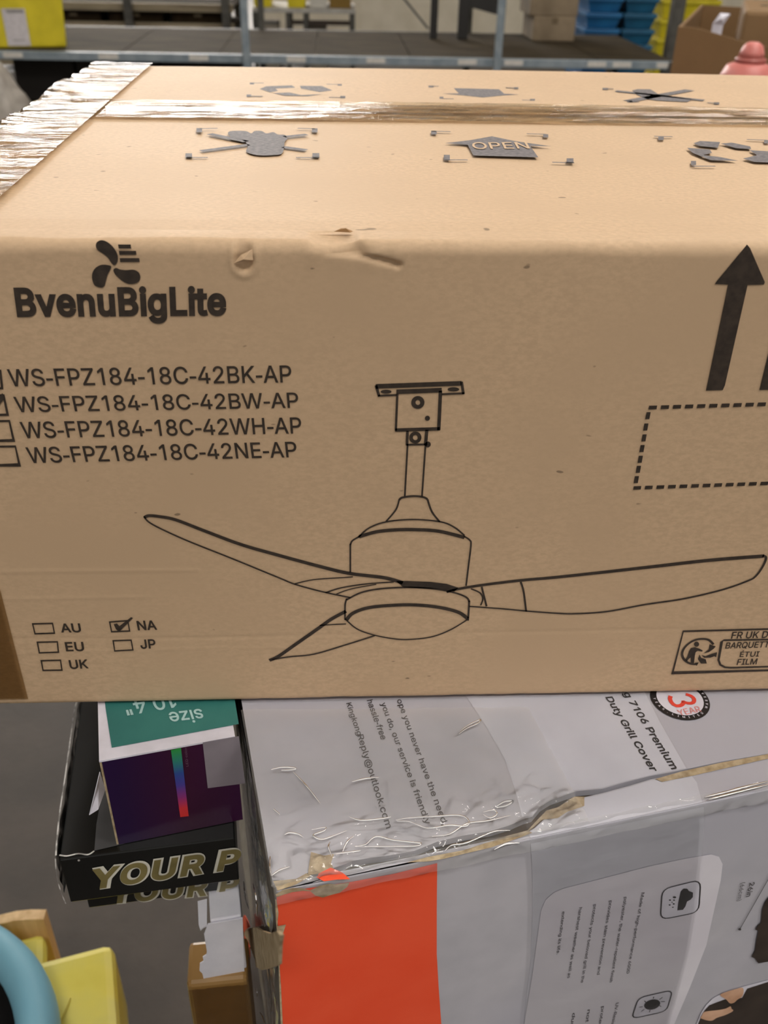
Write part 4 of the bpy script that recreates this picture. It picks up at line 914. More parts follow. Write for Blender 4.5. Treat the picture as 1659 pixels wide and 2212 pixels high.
def film_left(u, v):
    y = 0.17 * u; z = GZ + 0.002 - 0.26 * v
    h = 0.002 + (0.004 * abs(nz(y * 40, z * 25, 3)) + 0.002 * abs(nz(y * 120, z * 60, 9)) + 0.002 * v) * max(0.2, 1 - 1.5 * u)
    return GF.p(-h, y, z)
FILM_L = film('side_film', tint=(0.98, 0.98, 0.98, 1), haze=0.30, hazec=srgb(225, 228, 230), rough=0.08, bump=0.0012, bscale=46, ior=1.3)
face(sheet('shrink_film', film_left, 60, 90, FILM_L, grill), -GF.u)
# sharp folds in the film, coloured white to stand in for lamp glints
GLINT_M = film('film_fold_glint', tint=(1, 1, 1, 1), haze=0.85, hazec=srgb(250, 250, 252), rough=0.05, bump=0.0, ior=1.6)
def tube(name, P, r, mat, parent, n=6):
    V = []; Fs = []; m_ = len(P)
    for i, p in enumerate(P):
        d = (P[min(i + 1, m_ - 1)] - P[max(i - 1, 0)]).normalized()
        a = d.cross(Vector((0, 0, 1))); a = a.normalized() if a.length > 0.05 else Vector((1, 0, 0)); b = a.cross(d)
        rr2 = r * (0.35 + 0.65 * math.sin(math.pi * (i + 0.5) / m_)) * (1 + 0.35 * nz(i * 0.7, p.x * 90))
        for k in range(n):
            t = 2 * math.pi * k / n; V.append(p + a * (rr2 * math.cos(t)) + b * (rr2 * math.sin(t)))
    for i in range(m_ - 1):
        for k in range(n):
            q0, q1 = i * n + k, i * n + (k + 1) % n
            Fs.append((q0, q1, q1 + n, q0 + n))
    o = obj(name, V, Fs, mat, parent, True)
    return o
def crease(plane, pts, xf, r=0.0005, off=0.0052):  # white film fold standing in for a lamp glint
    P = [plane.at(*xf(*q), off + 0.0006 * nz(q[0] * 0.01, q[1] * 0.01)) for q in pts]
    tube('film_fold_glint', smooth_line(P, 5), r, GLINT_M, grill)
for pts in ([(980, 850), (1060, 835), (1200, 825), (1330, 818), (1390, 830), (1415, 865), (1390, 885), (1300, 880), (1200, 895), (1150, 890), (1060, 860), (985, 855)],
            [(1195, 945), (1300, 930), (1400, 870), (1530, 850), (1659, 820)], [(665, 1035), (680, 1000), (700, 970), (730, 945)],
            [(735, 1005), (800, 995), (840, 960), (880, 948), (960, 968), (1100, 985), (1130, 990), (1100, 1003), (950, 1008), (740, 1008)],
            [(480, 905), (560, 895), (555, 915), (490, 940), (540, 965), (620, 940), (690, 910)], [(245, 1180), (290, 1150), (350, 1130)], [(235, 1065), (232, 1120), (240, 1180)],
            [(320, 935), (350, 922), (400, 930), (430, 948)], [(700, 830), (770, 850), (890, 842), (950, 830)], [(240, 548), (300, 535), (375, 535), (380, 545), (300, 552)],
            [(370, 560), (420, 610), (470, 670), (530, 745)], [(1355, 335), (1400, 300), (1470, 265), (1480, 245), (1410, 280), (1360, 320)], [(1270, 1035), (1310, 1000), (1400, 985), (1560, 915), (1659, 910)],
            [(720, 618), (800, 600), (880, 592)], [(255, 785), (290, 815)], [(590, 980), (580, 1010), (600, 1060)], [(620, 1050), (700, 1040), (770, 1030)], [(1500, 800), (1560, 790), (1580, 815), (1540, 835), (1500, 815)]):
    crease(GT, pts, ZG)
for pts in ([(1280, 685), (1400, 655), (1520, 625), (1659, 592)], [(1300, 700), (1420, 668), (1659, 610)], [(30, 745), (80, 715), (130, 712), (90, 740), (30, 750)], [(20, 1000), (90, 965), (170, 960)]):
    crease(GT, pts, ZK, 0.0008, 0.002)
# torn scraps at the left corner
Z8b = zoom(400, 1900, 7.09)
GLo = Plane(GF.p(-0.0085, 0, 0), -GF.u)
P = [GLo.at(*Z8b(*q)) for q in ((885, 575), (905, 545), (960, 640), (985, 720), (900, 790), (880, 840), (950, 950), (985, 1040), (990, 1180), (965, 1350), (930, 1230), (905, 1130), (815, 1150), (800, 870), (830, 740), (885, 690))]
plate('orange_scrap', P, -GF.u, 0.0006, ORANGE, grill)
GLo2 = Plane(GF.p(-0.0078, 0, 0), -GF.u)
P = [GLo2.at(*Z8b(*q)) for q in ((880, 840), (920, 780), (1000, 740), (1090, 735), (1160, 780), (1290, 830), (1400, 790), (1460, 860), (1440, 1000), (1430, 1300), (1330, 1350), (1180, 1390), (1080, 1340), (1070, 1230), (1020, 1100), (960, 960))]
plate('torn_board_patch', P, -GF.u, 0.0012, TORN, grill)['label'] = 'peeled grey-brown board at the corner'
P = [GLo.at(*Z8b(*q)) for q in ((790, 1180), (860, 1145), (910, 1140), (915, 1200), (930, 1250), (820, 1305))]
plate('torn_board_patch', P, -GF.u, 0.001, TORN, grill)

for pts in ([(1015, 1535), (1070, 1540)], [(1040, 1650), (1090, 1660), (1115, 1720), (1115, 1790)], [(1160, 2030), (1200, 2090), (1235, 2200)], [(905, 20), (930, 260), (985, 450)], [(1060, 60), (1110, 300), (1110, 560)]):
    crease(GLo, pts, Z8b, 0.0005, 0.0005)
# ================================================================== the tablet carton with the white sleeve
A0 = on_z(214, 1644, 0.9775)
PF = Frame(A0.x, A0.y, 12.5, (grill_x(A0.y + 0.012) - 0.008 - A0.x) / 0.976, 0.20, 0.9103, 0.9775)
_r = GF.p(0, 0, 0)
tablet = thing('tablet_box', 'dark purple printed box with a white top and teal size label', 'box', PF.mid())
PURPLE = ramp_mat('purple_print', 0, [(0.0, srgb(36, 10, 66)), (0.45, srgb(34, 8, 56)), (0.75, srgb(56, 12, 46)), (1.0, srgb(58, 16, 58))])
TEAL = noisy('teal_label', srgb(46, 112, 108), srgb(56, 124, 118), scale=30, rough=0.5)
TBB = PF.box('box_body', 0.0012, PF.w, 0, PF.d, PF.z0, PF.z1 - 0.0012, PURPLE, tablet)
PF.box('board_edge', 0, 0.0011, 0.0004, PF.d, PF.z0, PF.z1 - 0.0012, TORN, tablet)
PT = PF.top(); PFr = PF.front()
TWT = PF.box('white_top', 0.0, PF.w, 0.0, PF.d, PF.z1 - 0.0011, PF.z1, PAPER, tablet)
Z3 = zoom(100, 1480, 3.318)
Print(PT, xf=Z3).poly([(418, 100), (425, 165), (470, 452), (900, 372), (1380, 282), (1340, 40)]).make('teal_label', TEAL, TWT)
PALE = plain('pale_lettering', srgb(170, 205, 205), 0.5)
text(PT, 'size', (1112, 178), (873, 206), (1142, 264), PALE, TWT, xf=Z3, off=0.0008, bold=0.012, hbody='i')
text(PT, '10.4"', (905, 72), (552, 132), (940, 162), PALE, TWT, xf=Z3, off=0.0008, bold=0.012)
RAMPB = ramp_mat('rainbow_print', 2, [(0.0, srgb(214, 52, 50)), (0.14, srgb(206, 52, 60)), (0.3, srgb(140, 50, 120)), (0.48, srgb(72, 62, 150)), (0.65, srgb(48, 76, 150)), (0.82, srgb(48, 128, 118)), (1.0, srgb(48, 150, 62))])
Print(PFr, xf=Z3).poly([(893, 462), (965, 445), (1020, 935), (960, 942)]).make('colour_strip', RAMPB, TBB)
Print(PFr, xf=Z3).poly([(1120, 408), (1380, 362), (1425, 700), (1157, 735)]).make('blank_label', plain('grey_label', srgb(140, 132, 140), 0.5), TBB)['label'] = 'plain pale square label'
text(PFr, 'LED color', (1018, 578), (1005, 440), (1002, 580), plain('dim_lettering', srgb(120, 90, 110), 0.5), TBB, xf=Z3)
# small white paper scrap caught behind the left edge
scr = obj('paper_scrap', [PF.p(-0.0014, 0.004, 0.9655), PF.p(-0.0014, 0.010, 0.945), PF.p(-0.006, 0.002, 0.9395), PF.p(-0.0105, -0.001, 0.9400), PF.p(-0.004, 0.006, 0.952)], [(0, 1, 4), (1, 2, 4), (2, 3, 4), (3, 0, 4)], PAPER, tablet)
sl = scr.modifiers.new('solid', 'SOLIDIFY'); sl.thickness = 0.0004

# ================================================================== two black boxes with gold lettering
GOLD = noisy('gold_lettering', srgb(112, 102, 62), srgb(136, 124, 78), scale=60, rough=0.4)
OUTL = plain('pale_outline', srgb(214, 211, 198), 0.4)
BLK = noisy('black_gloss_print', srgb(15, 16, 16), srgb(22, 23, 22), scale=12, rough=0.25, spec=0.5)
GREYP = plain('grey_print', srgb(70, 70, 72), 0.4)
WORN = noisy('worn_white_edge', srgb(120, 116, 112), srgb(205, 202, 198), scale=160, rough=0.6, lo=0.42, hi=0.58)
B0 = on_z(128, 1858, 0.9098)
BF = Frame(B0.x, B0.y, 7.0, (grill_x(B0.y + 0.012) - 0.0135 - B0.x) / 0.99, 0.15, 0.8718, 0.9098)
C0 = on_z(192, 1962, 0.8330)
CF = Frame(C0.x, C0.y, 7.0, (grill_x(C0.y + 0.012) - 0.018 - C0.x) / 0.99, 0.06, 0.8330, 0.8713)
Z3b = Z3
def black_box(fr, label, tpos, shadow=False):
    t = thing('black_box', label, 'box', fr.mid())
    body = fr.box('box_body', 0, fr.w, 0, fr.d, fr.z0, fr.z1, BLK, t, 0.0008)
    fp = fr.front()
    text(fp, 'YOUR P', *tpos, OUTL, body, bold=0.072, shear=0.22, xf=Z3, off=0.0004, gap=1.12, name='printed_text')
    text(fp, 'YOUR P', *tpos, GOLD, body, bold=0.034, shear=0.22, xf=Z3, off=0.0007, gap=1.12, name='printed_text')
    return t
bb = black_box(BF, 'thin black box with gold lettering under the purple box, upper of the black pair', ((352, 1448), (1400, 1297), (330, 1322)))
black_box(CF, 'thin black box set back below its twin, lower of the black pair', ((478, 1553), (1390, 1476), (458, 1441)))
Print(BF.top(), xf=Z3).poly([(345, 1190), (360, 1000), (395, 800), (420, 700), (560, 1090), (560, 1140)]).make('grey_print', GREYP, bb)
g = Print(BF.top(), off=0.0005, xf=Z3)
g.line([(70, 1225), (78, 1100), (100, 900), (130, 700), (165, 450), (200, 200), (215, 120)], 12, sm=True); g.line([(95, 1222), (150, 1228), (230, 1212), (300, 1218), (345, 1192)], 12, sm=True)
g.make('worn_edge', WORN, bb)
g = Print(BF.front(), off=0.0006, xf=Z3)
g.line([(66, 1235), (72, 1330), (95, 1440), (140, 1560)], 9, sm=True); g.disc(234, 1250, 9, 7)
g.make('worn_edge', WORN, bb)
BFILM = film('black_box_film', tint=(0.98, 0.98, 0.98, 1), haze=0.02, rough=0.08, bump=0.001, bscale=60)
def bfilm(u, v):
    y = 0.15 * u; z = BF.z1 + 0.001 - 0.03 * v
    return BF.p(-0.0015 - 0.002 * abs(nz(y * 60, z * 80, 2)) - 0.002 * v * u, y, z)
face(sheet('shrink_film', bfilm, 40, 14, BFILM, bb), -BF.u)

# ================================================================== the white crushed box and the brown box beneath
W0 = on_z(447, 1993, 0.8325)
WF = Frame(W0.x, W0.y, 9.0, (grill_x(W0.y + 0.004) - 0.014 - W0.x) / 0.988, 0.08, 0.776, 0.8325)
WHT = noisy('crumpled_white_board', srgb(222, 222, 232), srgb(238, 237, 246), scale=30, rough=0.55, bump=0.0005, bscale=60)
wt = thing('white_box', 'crushed white cardboard box with a torn left corner, under the black boxes', 'box', WF.mid())
WF.box('box_body', 0.002, WF.w, 0.001, WF.d, WF.z0, WF.z1, WHT, wt, 0.001)
wp = WF.front()
P = [wp.at(*q, 0.0003) for q in ((449, 1996), (523, 1983), (524, 1983), (528, 2104), (480, 2110), (440, 2114), (437, 2102), (431, 2096), (432, 2081), (440, 2076), (438, 2067), (446, 2062), (447, 2056), (441, 2018))]
plate('torn_front', P, -WF.v, 0.0008, WHT, wt)
P = [on_z(x, y, 0.8331) for x, y in ((426, 1940), (446, 1935), (446, 1992), (438, 1996), (432, 2002), (428, 1990))]
P = [p - Vector((0, 0, 0.003)) for p in P]
plate('side_flap', P, (0, 0, 1), 0.0012, WHT, wt)
BR0 = on_z(402, 2128, 0.7755)
BRF = Frame(BR0.x, BR0.y, 4.0, (grill_x(BR0.y + 0.01) - 0.013 - BR0.x) / 0.997, 0.03, 0.14, 0.7755)
KB = noisy('glossy_brown_board', srgb(150, 116, 66), srgb(172, 134, 80), scale=20, rough=0.35, spec=0.5, c3=srgb(138, 102, 56), s3=9)
br = thing('brown_box', 'tall brown cardboard box with taped corner at the bottom, beside the silver box', 'box', BRF.mid())
BRF.box('box_body', 0, BRF.w, 0, BRF.d, BRF.z0, BRF.z1, KB, br, 0.003)
def btape(u, v):
    return BRF.p(0.0005 + (BRF.w - 0.001) * u, -0.001 - 0.0008 * abs(nz(u * 6, v * 9, 4)), BRF.z1 - 0.004 - 0.12 * v)
face(sheet('clear_tape', btape, 24, 30, film('brown_tape', tint=(0.9, 0.82, 0.66, 1), haze=0.05, hazec=srgb(150, 120, 80), rough=0.12, bump=0.0008, bscale=40, stretch=(1, 1, 3)), br), -BRF.v)
HF = Frame(*WF.p(0.004, BR0.y + 0.036 - W0.y if BR0.y + 0.036 > W0.y else 0.004, 0).to_2d(), 9.0, WF.w - 0.014, 0.05, 0.14, 0.7755)
hc = thing('narrow_carton', 'narrow dull brown carton standing behind the taped brown box', 'box', HF.mid())
HF.whole('box_body', KRAFT_D, hc, 0.002)
HF.box('tape', 0.002, HF.w - 0.002, -0.0006, -0.0001, HF.z1 - 0.08, HF.z1 - 0.03, TAPE_F, hc)
# the plain carton that carries the silver box, and the pallet under the stack
CF2 = Frame(*(GF.p(0.03, 0.03, 0).to_2d()), gturn, 0.36, 0.28, 0.14, 0.5595)
cc = thing('plain_carton', 'plain brown carton carrying the silver box', 'box', CF2.mid())
CF2.box('box_body', 0, CF2.w, 0, CF2.d, CF2.z0, CF2.z1, KRAFT_D, cc, 0.002)
CF2.box('seam_tape', 0.0, CF2.w, 0.12, 0.17, CF2.z1, CF2.z1 + 0.0003, TAPE_F, cc)
WOOD = noisy('pallet_wood', srgb(120, 96, 66), srgb(160, 132, 96), scale=30, stretch=(0.2, 2, 2), rough=0.8)
pal = thing('pallet', 'wooden pallet under the stacked boxes', 'pallet', (0.18, 0.16, 0))
for k in range(6):
    y0 = -0.04 + k * 0.1
    box('deck_board', (-0.075, y0, 0.117), (0.46, y0 + 0.1, 0.1395), WOOD, pal)
for x0 in (-0.075, 0.16, 0.40):
    box('stringer', (x0, -0.04, 0.022), (x0 + 0.06, 0.56, 0.1165), WOOD, pal)
for y0 in (-0.04, 0.2, 0.46): box('bottom_board', (-0.075, y0, 0.0005), (0.46, y0 + 0.1, 0.0215), WOOD, pal)
# ================================================================== lower left: yellow tote, blue ring, wooden board
YEL = noisy('yellow_plastic', srgb(206, 190, 70), srgb(222, 208, 92), scale=14, rough=0.45, spec=0.4, c3=srgb(196, 186, 96), s3=14)
TZ = 0.42
t0 = on_z(128, 2062, TZ); t1 = on_z(244, 2032, TZ)
ta = math.degrees(math.atan2(t1.y - t0.y, t1.x - t0.x))
tw = 0.40; td = 0.30
# frame whose back-right corner is t1
_u = Vector((math.cos(math.radians(ta)), math.sin(math.radians(ta)), 0)); _v = Vector((-_u.y, _u.x, 0))
o_ = t1 - _u * tw - _v * td
TF = Frame(o_.x, o_.y, ta, tw, td, 0.0, TZ)
tote = thing('yellow_tote', 'yellow plastic lidded tote on the floor at the lower left', 'tote', TF.mid())
def tapered(fr, name, z0, z1, inset, mat, parent, bev=0.0, grow=0.0):
    c = [fr.p(inset, inset, z0), fr.p(fr.w - inset, inset, z0), fr.p(fr.w - inset, fr.d - inset, z0), fr.p(inset, fr.d - inset, z0),
         fr.p(-grow, -grow, z1), fr.p(fr.w + grow, -grow, z1), fr.p(fr.w + grow, fr.d + grow, z1), fr.p(-grow, fr.d + grow, z1)]
    return hexa(c, name, mat, parent, bev)
tapered(TF, 'tub', 0.0, TZ - 0.121, 0.035, YEL, tote, 0.008, -0.008)
TF.box('lid', 0, TF.w, 0, TF.d, TZ - 0.12, TZ, YEL, tote, 0.010)
TF.box('lid_tab', TF.w - 0.125, TF.w - 0.07, TF.d - 0.03, TF.d + 0.035, TZ - 0.03, TZ - 0.004, YEL, tote, 0.008)
for k in range(4):        # raised diagonal ribs on the lid
    for sgn in (1, -1):
        a = Vector((TF.w - 0.05 - 0.085 * k, TF.d - 0.05)); b = a + Vector((-0.075 * sgn - 0.0, -0.20)) if sgn > 0 else Vector((TF.w - 0.125 - 0.085 * k, TF.d - 0.05))
        b = (a + Vector((-0.09, -0.19))) if sgn > 0 else (b + Vector((0.09, -0.19)))
        if sgn < 0: a = Vector((TF.w - 0.14 - 0.085 * k, TF.d - 0.05)); b = a + Vector((0.09, -0.19))
        d_ = (b - a).normalized(); q = Vector((-d_.y, d_.x)) * 0.006
        c = [TF.p(*(a - q), TZ), TF.p(*(b - q), TZ), TF.p(*(b + q), TZ), TF.p(*(a + q), TZ)]
        hexa(c + [p + Vector((0, 0, 0.0025)) for p in c], 'lid_rib', YEL, tote)
# light blue padded ring with a black hollow, lying on the tote
BLUE = noisy('light_blue_vinyl', srgb(112, 164, 184), srgb(124, 176, 194), scale=8, rough=0.5, spec=0.35)
DARK = plain('black_fabric', srgb(14, 13, 13), 0.9, 0.1)
RZ = TZ + 0.004
e1 = on_z(0, 2004, RZ + 0.035); e2 = on_z(90, 2084, RZ + 0.035); e3 = on_z(131, 2212, RZ + 0.035)
def circle3(a, b, c):
    ax, ay, bx, by, cx, cy = a.x, a.y, b.x, b.y, c.x, c.y
    d = 2 * (ax * (by - cy) + bx * (cy - ay) + cx * (ay - by))
    ux = ((ax * ax + ay * ay) * (by - cy) + (bx * bx + by * by) * (cy - ay) + (cx * cx + cy * cy) * (ay - by)) / d
    uy = ((ax * ax + ay * ay) * (cx - bx) + (bx * bx + by * by) * (ax - cx) + (cx * cx + cy * cy) * (bx - ax)) / d
    return ux, uy, math.hypot(ax - ux, ay - uy)
rx, ry, rr_ = circle3(e1, e2, e3)
seat = thing('blue_ring_seat', 'light blue rounded ring seat with a black centre on the yellow tote', 'seat', (rx, ry, RZ))
def torus(name, R, prof, mat, parent, n=64):
    V = []; Fs = []; m_ = len(prof)
    for i in range(n):
        a = 2 * math.pi * i / n
        for r, z in prof: V.append((rx + (R + r) * math.cos(a), ry + (R + r) * math.sin(a), RZ + z))
    for i in range(n):
        for j in range(m_):
            a, b = i * m_ + j, i * m_ + (j + 1) % m_
            c_, d_ = ((i + 1) % n) * m_ + (j + 1) % m_, ((i + 1) % n) * m_ + j
            Fs.append((a, d_, c_, b))
    return obj(name, V, Fs, mat, parent, True)
hw = 0.020
prof = [(-hw * 2 + hw * (1 + math.cos(t)) , 0.032 + 0.03 * math.sin(t)) for t in [2 * math.pi * k / 24 for k in range(24)]]
torus('ring_cushion', rr_, prof, BLUE, seat)
n = 48
V = [(rx, ry, RZ + 0.040)] + [(rx + (rr_ - 0.030) * math.cos(2 * math.pi * k / n), ry + (rr_ - 0.030) * math.sin(2 * math.pi * k / n), RZ + 0.042) for k in range(n)]
V += [(rx, ry, RZ + 0.002)] + [(rx + (rr_ - 0.030) * math.cos(2 * math.pi * k / n), ry + (rr_ - 0.030) * math.sin(2 * math.pi * k / n), RZ + 0.002) for k in range(n)]
Fs = [(0, 1 + k, 1 + (k + 1) % n) for k in range(n)] + [(n + 1, n + 2 + (k + 1) % n, n + 2 + k) for k in range(n)] + [(1 + k, n + 2 + k, n + 2 + (k + 1) % n, 1 + (k + 1) % n) for k in range(n)]
obj('seat_pad', V, Fs, DARK, seat)
# pale wooden board with a curved top edge standing behind the ring
PINE = noisy('pale_striped_wood', srgb(206, 168, 118), srgb(232, 198, 150), scale=16, stretch=(6, 6, 0.4), rough=0.6)
wy = 0.245
bp = Plane((0, wy, 0), (0, -1, 0))
out = [bp.at(x, y) for x, y in ((94, 1986), (60, 1986), (30, 1989), (0, 1996), (-60, 2012), (-140, 2040), (-200, 2075))]
zl = TZ - 0.03
bd_z = 0.0
P = out + [Vector((out[-1].x, wy, bd_z)), Vector((out[0].x + 0.002, wy, bd_z))]
wb = thing('wooden_board', 'pale striped wooden board with a curved top behind the blue ring', 'board', ((P[0].x + P[-2].x) / 2, wy + 0.006, bd_z))
plate('panel', P, (0, -1, 0), 0.012, PINE, wb)
rail = P[-2:]
box('foot_rail', (P[-2].x, wy + 0.0125, bd_z), (P[-1].x, wy + 0.03, bd_z + 0.02), PINE, wb, 0.002)

# ================================================================== background: shelving
STEEL = noisy('pale_blue_steel', srgb(120, 132, 140), srgb(142, 152, 158), scale=20, rough=0.45, metal=0.2)
STEEL_D = noisy('dark_steel', srgb(62, 60, 56), srgb(80, 78, 72), scale=20, rough=0.5, metal=0.2)
DECK = noisy('brown_deck_board', srgb(52, 45, 34), srgb(68, 59, 45), scale=14, stretch=(0.3, 1, 1), rough=0.9, spec=0.08)
LABELM = plain('white_label', srgb(196, 192, 184), 0.6)
YF, YB = 5.6, 6.95
SZ = on_y(760, 122, YF).z
XS0, XS1 = -2.9, on_y(1462, 128, YF).x
shelf = thing('shelving_unit', 'long steel warehouse shelf with pale blue edge beam behind the carton', 'shelf', ((XS0 + XS1) / 2, (YF + YB) / 2, 0))
xp1 = on_y(532, 100, YF).x; xp2 = on_y(1076, 100, YF).x
for lv, (zz, th) in enumerate(((SZ, 0.045), (SZ - 0.29, 0.05))):
    x1 = XS1 if lv == 0 else xp1
    box('edge_beam', (XS0, YF, zz - th), (x1, YF + 0.03, zz), STEEL if lv == 0 else noisy('beige_beam', srgb(128, 116, 96), srgb(146, 134, 112), scale=20), shelf, 0.003)
    box('rear_beam', (XS0, YB - 0.03, zz - th), (x1, YB, zz), STEEL_D, shelf)
    k0 = XS0; w_ = 0.56; i = 0
    while k0 < x1 - 0.02:
        k1 = min(k0 + w_, x1 - 0.002)
        box('deck_panel', (k0 + 0.003, YF + 0.031, zz - 0.016), (k1 - 0.003, YB - 0.031, zz - 0.002 - 0.0012 * (i % 2)), DECK, shelf); k0 = k1; i += 1
for xp in (XS0 + 0.02, xp1, xp2):
    box('post', (xp - 0.021, YF - 0.032, 0), (xp + 0.021, YF - 0.001, 2.3), STEEL, shelf, 0.004)
    box('post', (xp - 0.021, YB + 0.001, 0), (xp + 0.021, YB + 0.032, 2.3), STEEL_D, shelf, 0.004)
box('post', (XS1 - 0.045, YF - 0.03, 0), (XS1 - 0.005, YF - 0.001, SZ - 0.001), STEEL_D, shelf)
box('post', (XS1 - 0.045, YB + 0.001, 0), (XS1 - 0.005, YB + 0.03, SZ - 0.001), STEEL_D, shelf)
for px_ in (30, 235, 430, 640, 812, 1010, 1110, 1290, 1345, 1440):
    p = on_y(px_, 131, YF)
    box('shelf_label', (p.x - 0.055, YF - 0.002, SZ - 0.034), (p.x + 0.055, YF - 0.0003, SZ - 0.006), LABELM, shelf)
# yellow tote with a paper label on the shelf, top left
YT = noisy('bright_yellow_plastic', srgb(196, 180, 30), srgb(214, 196, 40), scale=10, rough=0.4)
yx = on_y(127, 100, YF + 0.02).x
YTF = Frame(yx - 0.60 * math.cos(math.radians(16)), YF + 0.035 - 0.0, 16, 0.60, 0.40, SZ, SZ + 0.46)
YTF.o = Vector((yx, YF + 0.20, 0)) - YTF.u * YTF.w
ytl = thing('yellow_tote', 'bright yellow plastic tote with a white paper label on the shelf', 'tote', YTF.mid())
tapered(YTF, 'tub', SZ, SZ + 0.44, 0.0, YT, ytl, 0.012, 0.02)
YTF.box('rim', -0.045, YTF.w + 0.045, -0.045, YTF.d + 0.045, SZ + 0.441, SZ + 0.48, YT, ytl, 0.01)
for kx in (0.12, 0.40): YTF.box('rib', YTF.w - kx - 0.02, YTF.w - kx + 0.04, -0.044, -0.021, SZ + 0.30, SZ + 0.44, YT, ytl, 0.004)
fpl = Plane(YTF.p(0, 0, SZ), -YTF.v + Vector((0, 0, -0.0455)))
q = [fpl.at(x, y, 0.004) for x, y in ((2, 18), (53, 18), (67, 99), (18, 99))]
obj('paper_label', q, [(0, 1, 2, 3)], plain('label_paper', srgb(196, 190, 192), 0.6), ytl)
q = [fpl.at(x, y, 0.0045) for x, y in ((12, 20), (50, 20), (52, 28), (14, 28))]
obj('label_print', q, [(0, 1, 2, 3)], plain('label_print_grey', srgb(140, 136, 134), 0.6), ytl)
q = [fpl.at(x, y, 0.0045) for x, y in ((28, 86), (54, 85), (54, 87), (28, 88))]
obj('label_print', q, [(0, 1, 2, 3)], plain('label_print_grey', srgb(140, 136, 134), 0.6), ytl)
# grey plastic sack on the lower shelf
sb = on_y(-12, 232, YF - 0.12)
sk = bpy.data.meshes.new('plastic_sack')
bm = bmesh.new(); bmesh.ops.create_icosphere(bm, subdivisions=4, radius=1)
zl2 = SZ - 0.29
for v in bm.verts:
    c = v.co.copy(); f = 1 + 0.10 * nz(c.x * 2.1, c.y * 2.1, c.z * 2.1) + 0.04 * nz(c.x * 6, c.y * 6, c.z * 6)
    v.co = Vector((c.x * 0.20 * f * (1.25 - 0.3 * c.z), c.y * 0.14 * f, max(-0.30, c.z * 0.33 * f)))
bm.to_mesh(sk); bm.free()
sk.materials.append(noisy('grey_sack_film', srgb(150, 142, 132), srgb(186, 178, 168), scale=12, rough=0.4, bump=0.006, bscale=14))
sk.polygons.foreach_set('use_smooth', [True] * len(sk.polygons))
so = bpy.data.objects.new('plastic_sack', sk); COL.objects.link(so)
so.location = (on_y(-34, 180, YF - 0.3).x, YF - 0.3, 0.301)
tag(so, 'crumpled grey-white plastic sack standing before the shelf at the far left', 'sack')
# rear rack on the left with darkened shelf voids
BEIGE = noisy('worn_beige_timber', srgb(112, 100, 80), srgb(140, 128, 104), scale=10, stretch=(0.3, 2, 2), rough=0.8)
DKB = noisy('rack_shade_brown', srgb(30, 23, 15), srgb(44, 35, 24), scale=12, rough=0.95, spec=0.05)  # near-black brown for rack boards and the added shade-filling cartons
YR = 9.2
rk = thing('storage_rack', 'dark storage rack with beige beams behind the shelf on the left', 'rack', (-2.6, YR + 0.5, 0))
rx0, rx1 = on_y(100, 40, YR).x, on_y(505, 40, YR).x
zs = [on_y(300, y, YR).z for y in (12, 54)]
for zz in zs + [zs[1] - 0.30]:
    box('beam', (rx0 - 0.6, YR, zz - 0.045), (rx1, YR + 0.05, zz + 0.02), BEIGE, rk, 0.004)
    box('shelf_board', (rx0 - 0.6, YR + 0.051, zz - 0.02), (rx1, YR + 0.9, zz), DKB, rk)
for px_ in (278, 488):
    xx = on_y(px_, 30, YR - 0.03).x
    box('upright', (xx - 0.035, YR - 0.07, 0), (xx + 0.035, YR - 0.002, 2.4), STEEL_D, rk, 0.004)
xx = rx0 - 0.55
box('upright', (xx - 0.035, YR - 0.07, 0), (xx + 0.035, YR - 0.002, 2.4), STEEL_D, rk, 0.004)
for xx in (rx0 - 0.55, rx1 - 0.04): box('upright', (xx - 0.035, YR + 0.91, 0), (xx + 0.035, YR + 0.97, 2.4), STEEL_D, rk, 0.004)
# dark cartons added to fill rack voids that are only in shade
def carton(lo, hi, mat, label, group=None, name='carton', tape=True, cat='box'):
    t = thing(name, label, cat, base_of(lo, hi), group)
    box('box_body', lo, hi, mat, t, 0.006)
    if tape:
        xm = (lo[0] + hi[0]) / 2; w_ = (hi[0] - lo[0]) * 0.07
        box('tape', (xm - w_, lo[1] - 0.001, hi[2] - (hi[2] - lo[2]) * 0.3), (xm + w_, lo[1], hi[2] - 0.006), plain('dull_tape', srgb(92, 78, 56), 0.4), t)
    return t
rw = (rx1 - rx0) / 3
for j, zz in enumerate((zs[1], zs[1] - 0.30)):
    for k in range(3):
        x0_ = rx0 - 0.05 + k * rw
        top_ = (zs[0] - 0.05) if j == 0 else (zs[1] - 0.05)
        carton((x0_ + 0.04, YR + 0.06, zz + 0.001), (x0_ + rw - 0.04, YR + 0.8, zz + (top_ - zz) * (0.82 + 0.05 * k)), DKB,
               ('added dark carton shading the %s of the rear rack, %s of three' % (('upper level', 'lower level')[j], ('leftmost', 'middle one', 'rightmost')[k])), 'added dark cartons on the rear rack')
# black blocks added under the shelf on the left to darken the gap
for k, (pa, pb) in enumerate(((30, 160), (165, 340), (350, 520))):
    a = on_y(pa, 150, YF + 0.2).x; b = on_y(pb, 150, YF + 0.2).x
    carton((a, YF + 0.2, zl2 + 0.001), (b, YF + 1.1, SZ - 0.07), plain('dark_gap_block', srgb(24, 19, 15), 0.8), ('added black block darkening the gap between the two shelf levels, %s' % ('beside the sack', 'middle of three', 'nearest the steel post')[k]), 'added dark blocks between the shelf levels', tape=False, name='dark_gap_block')
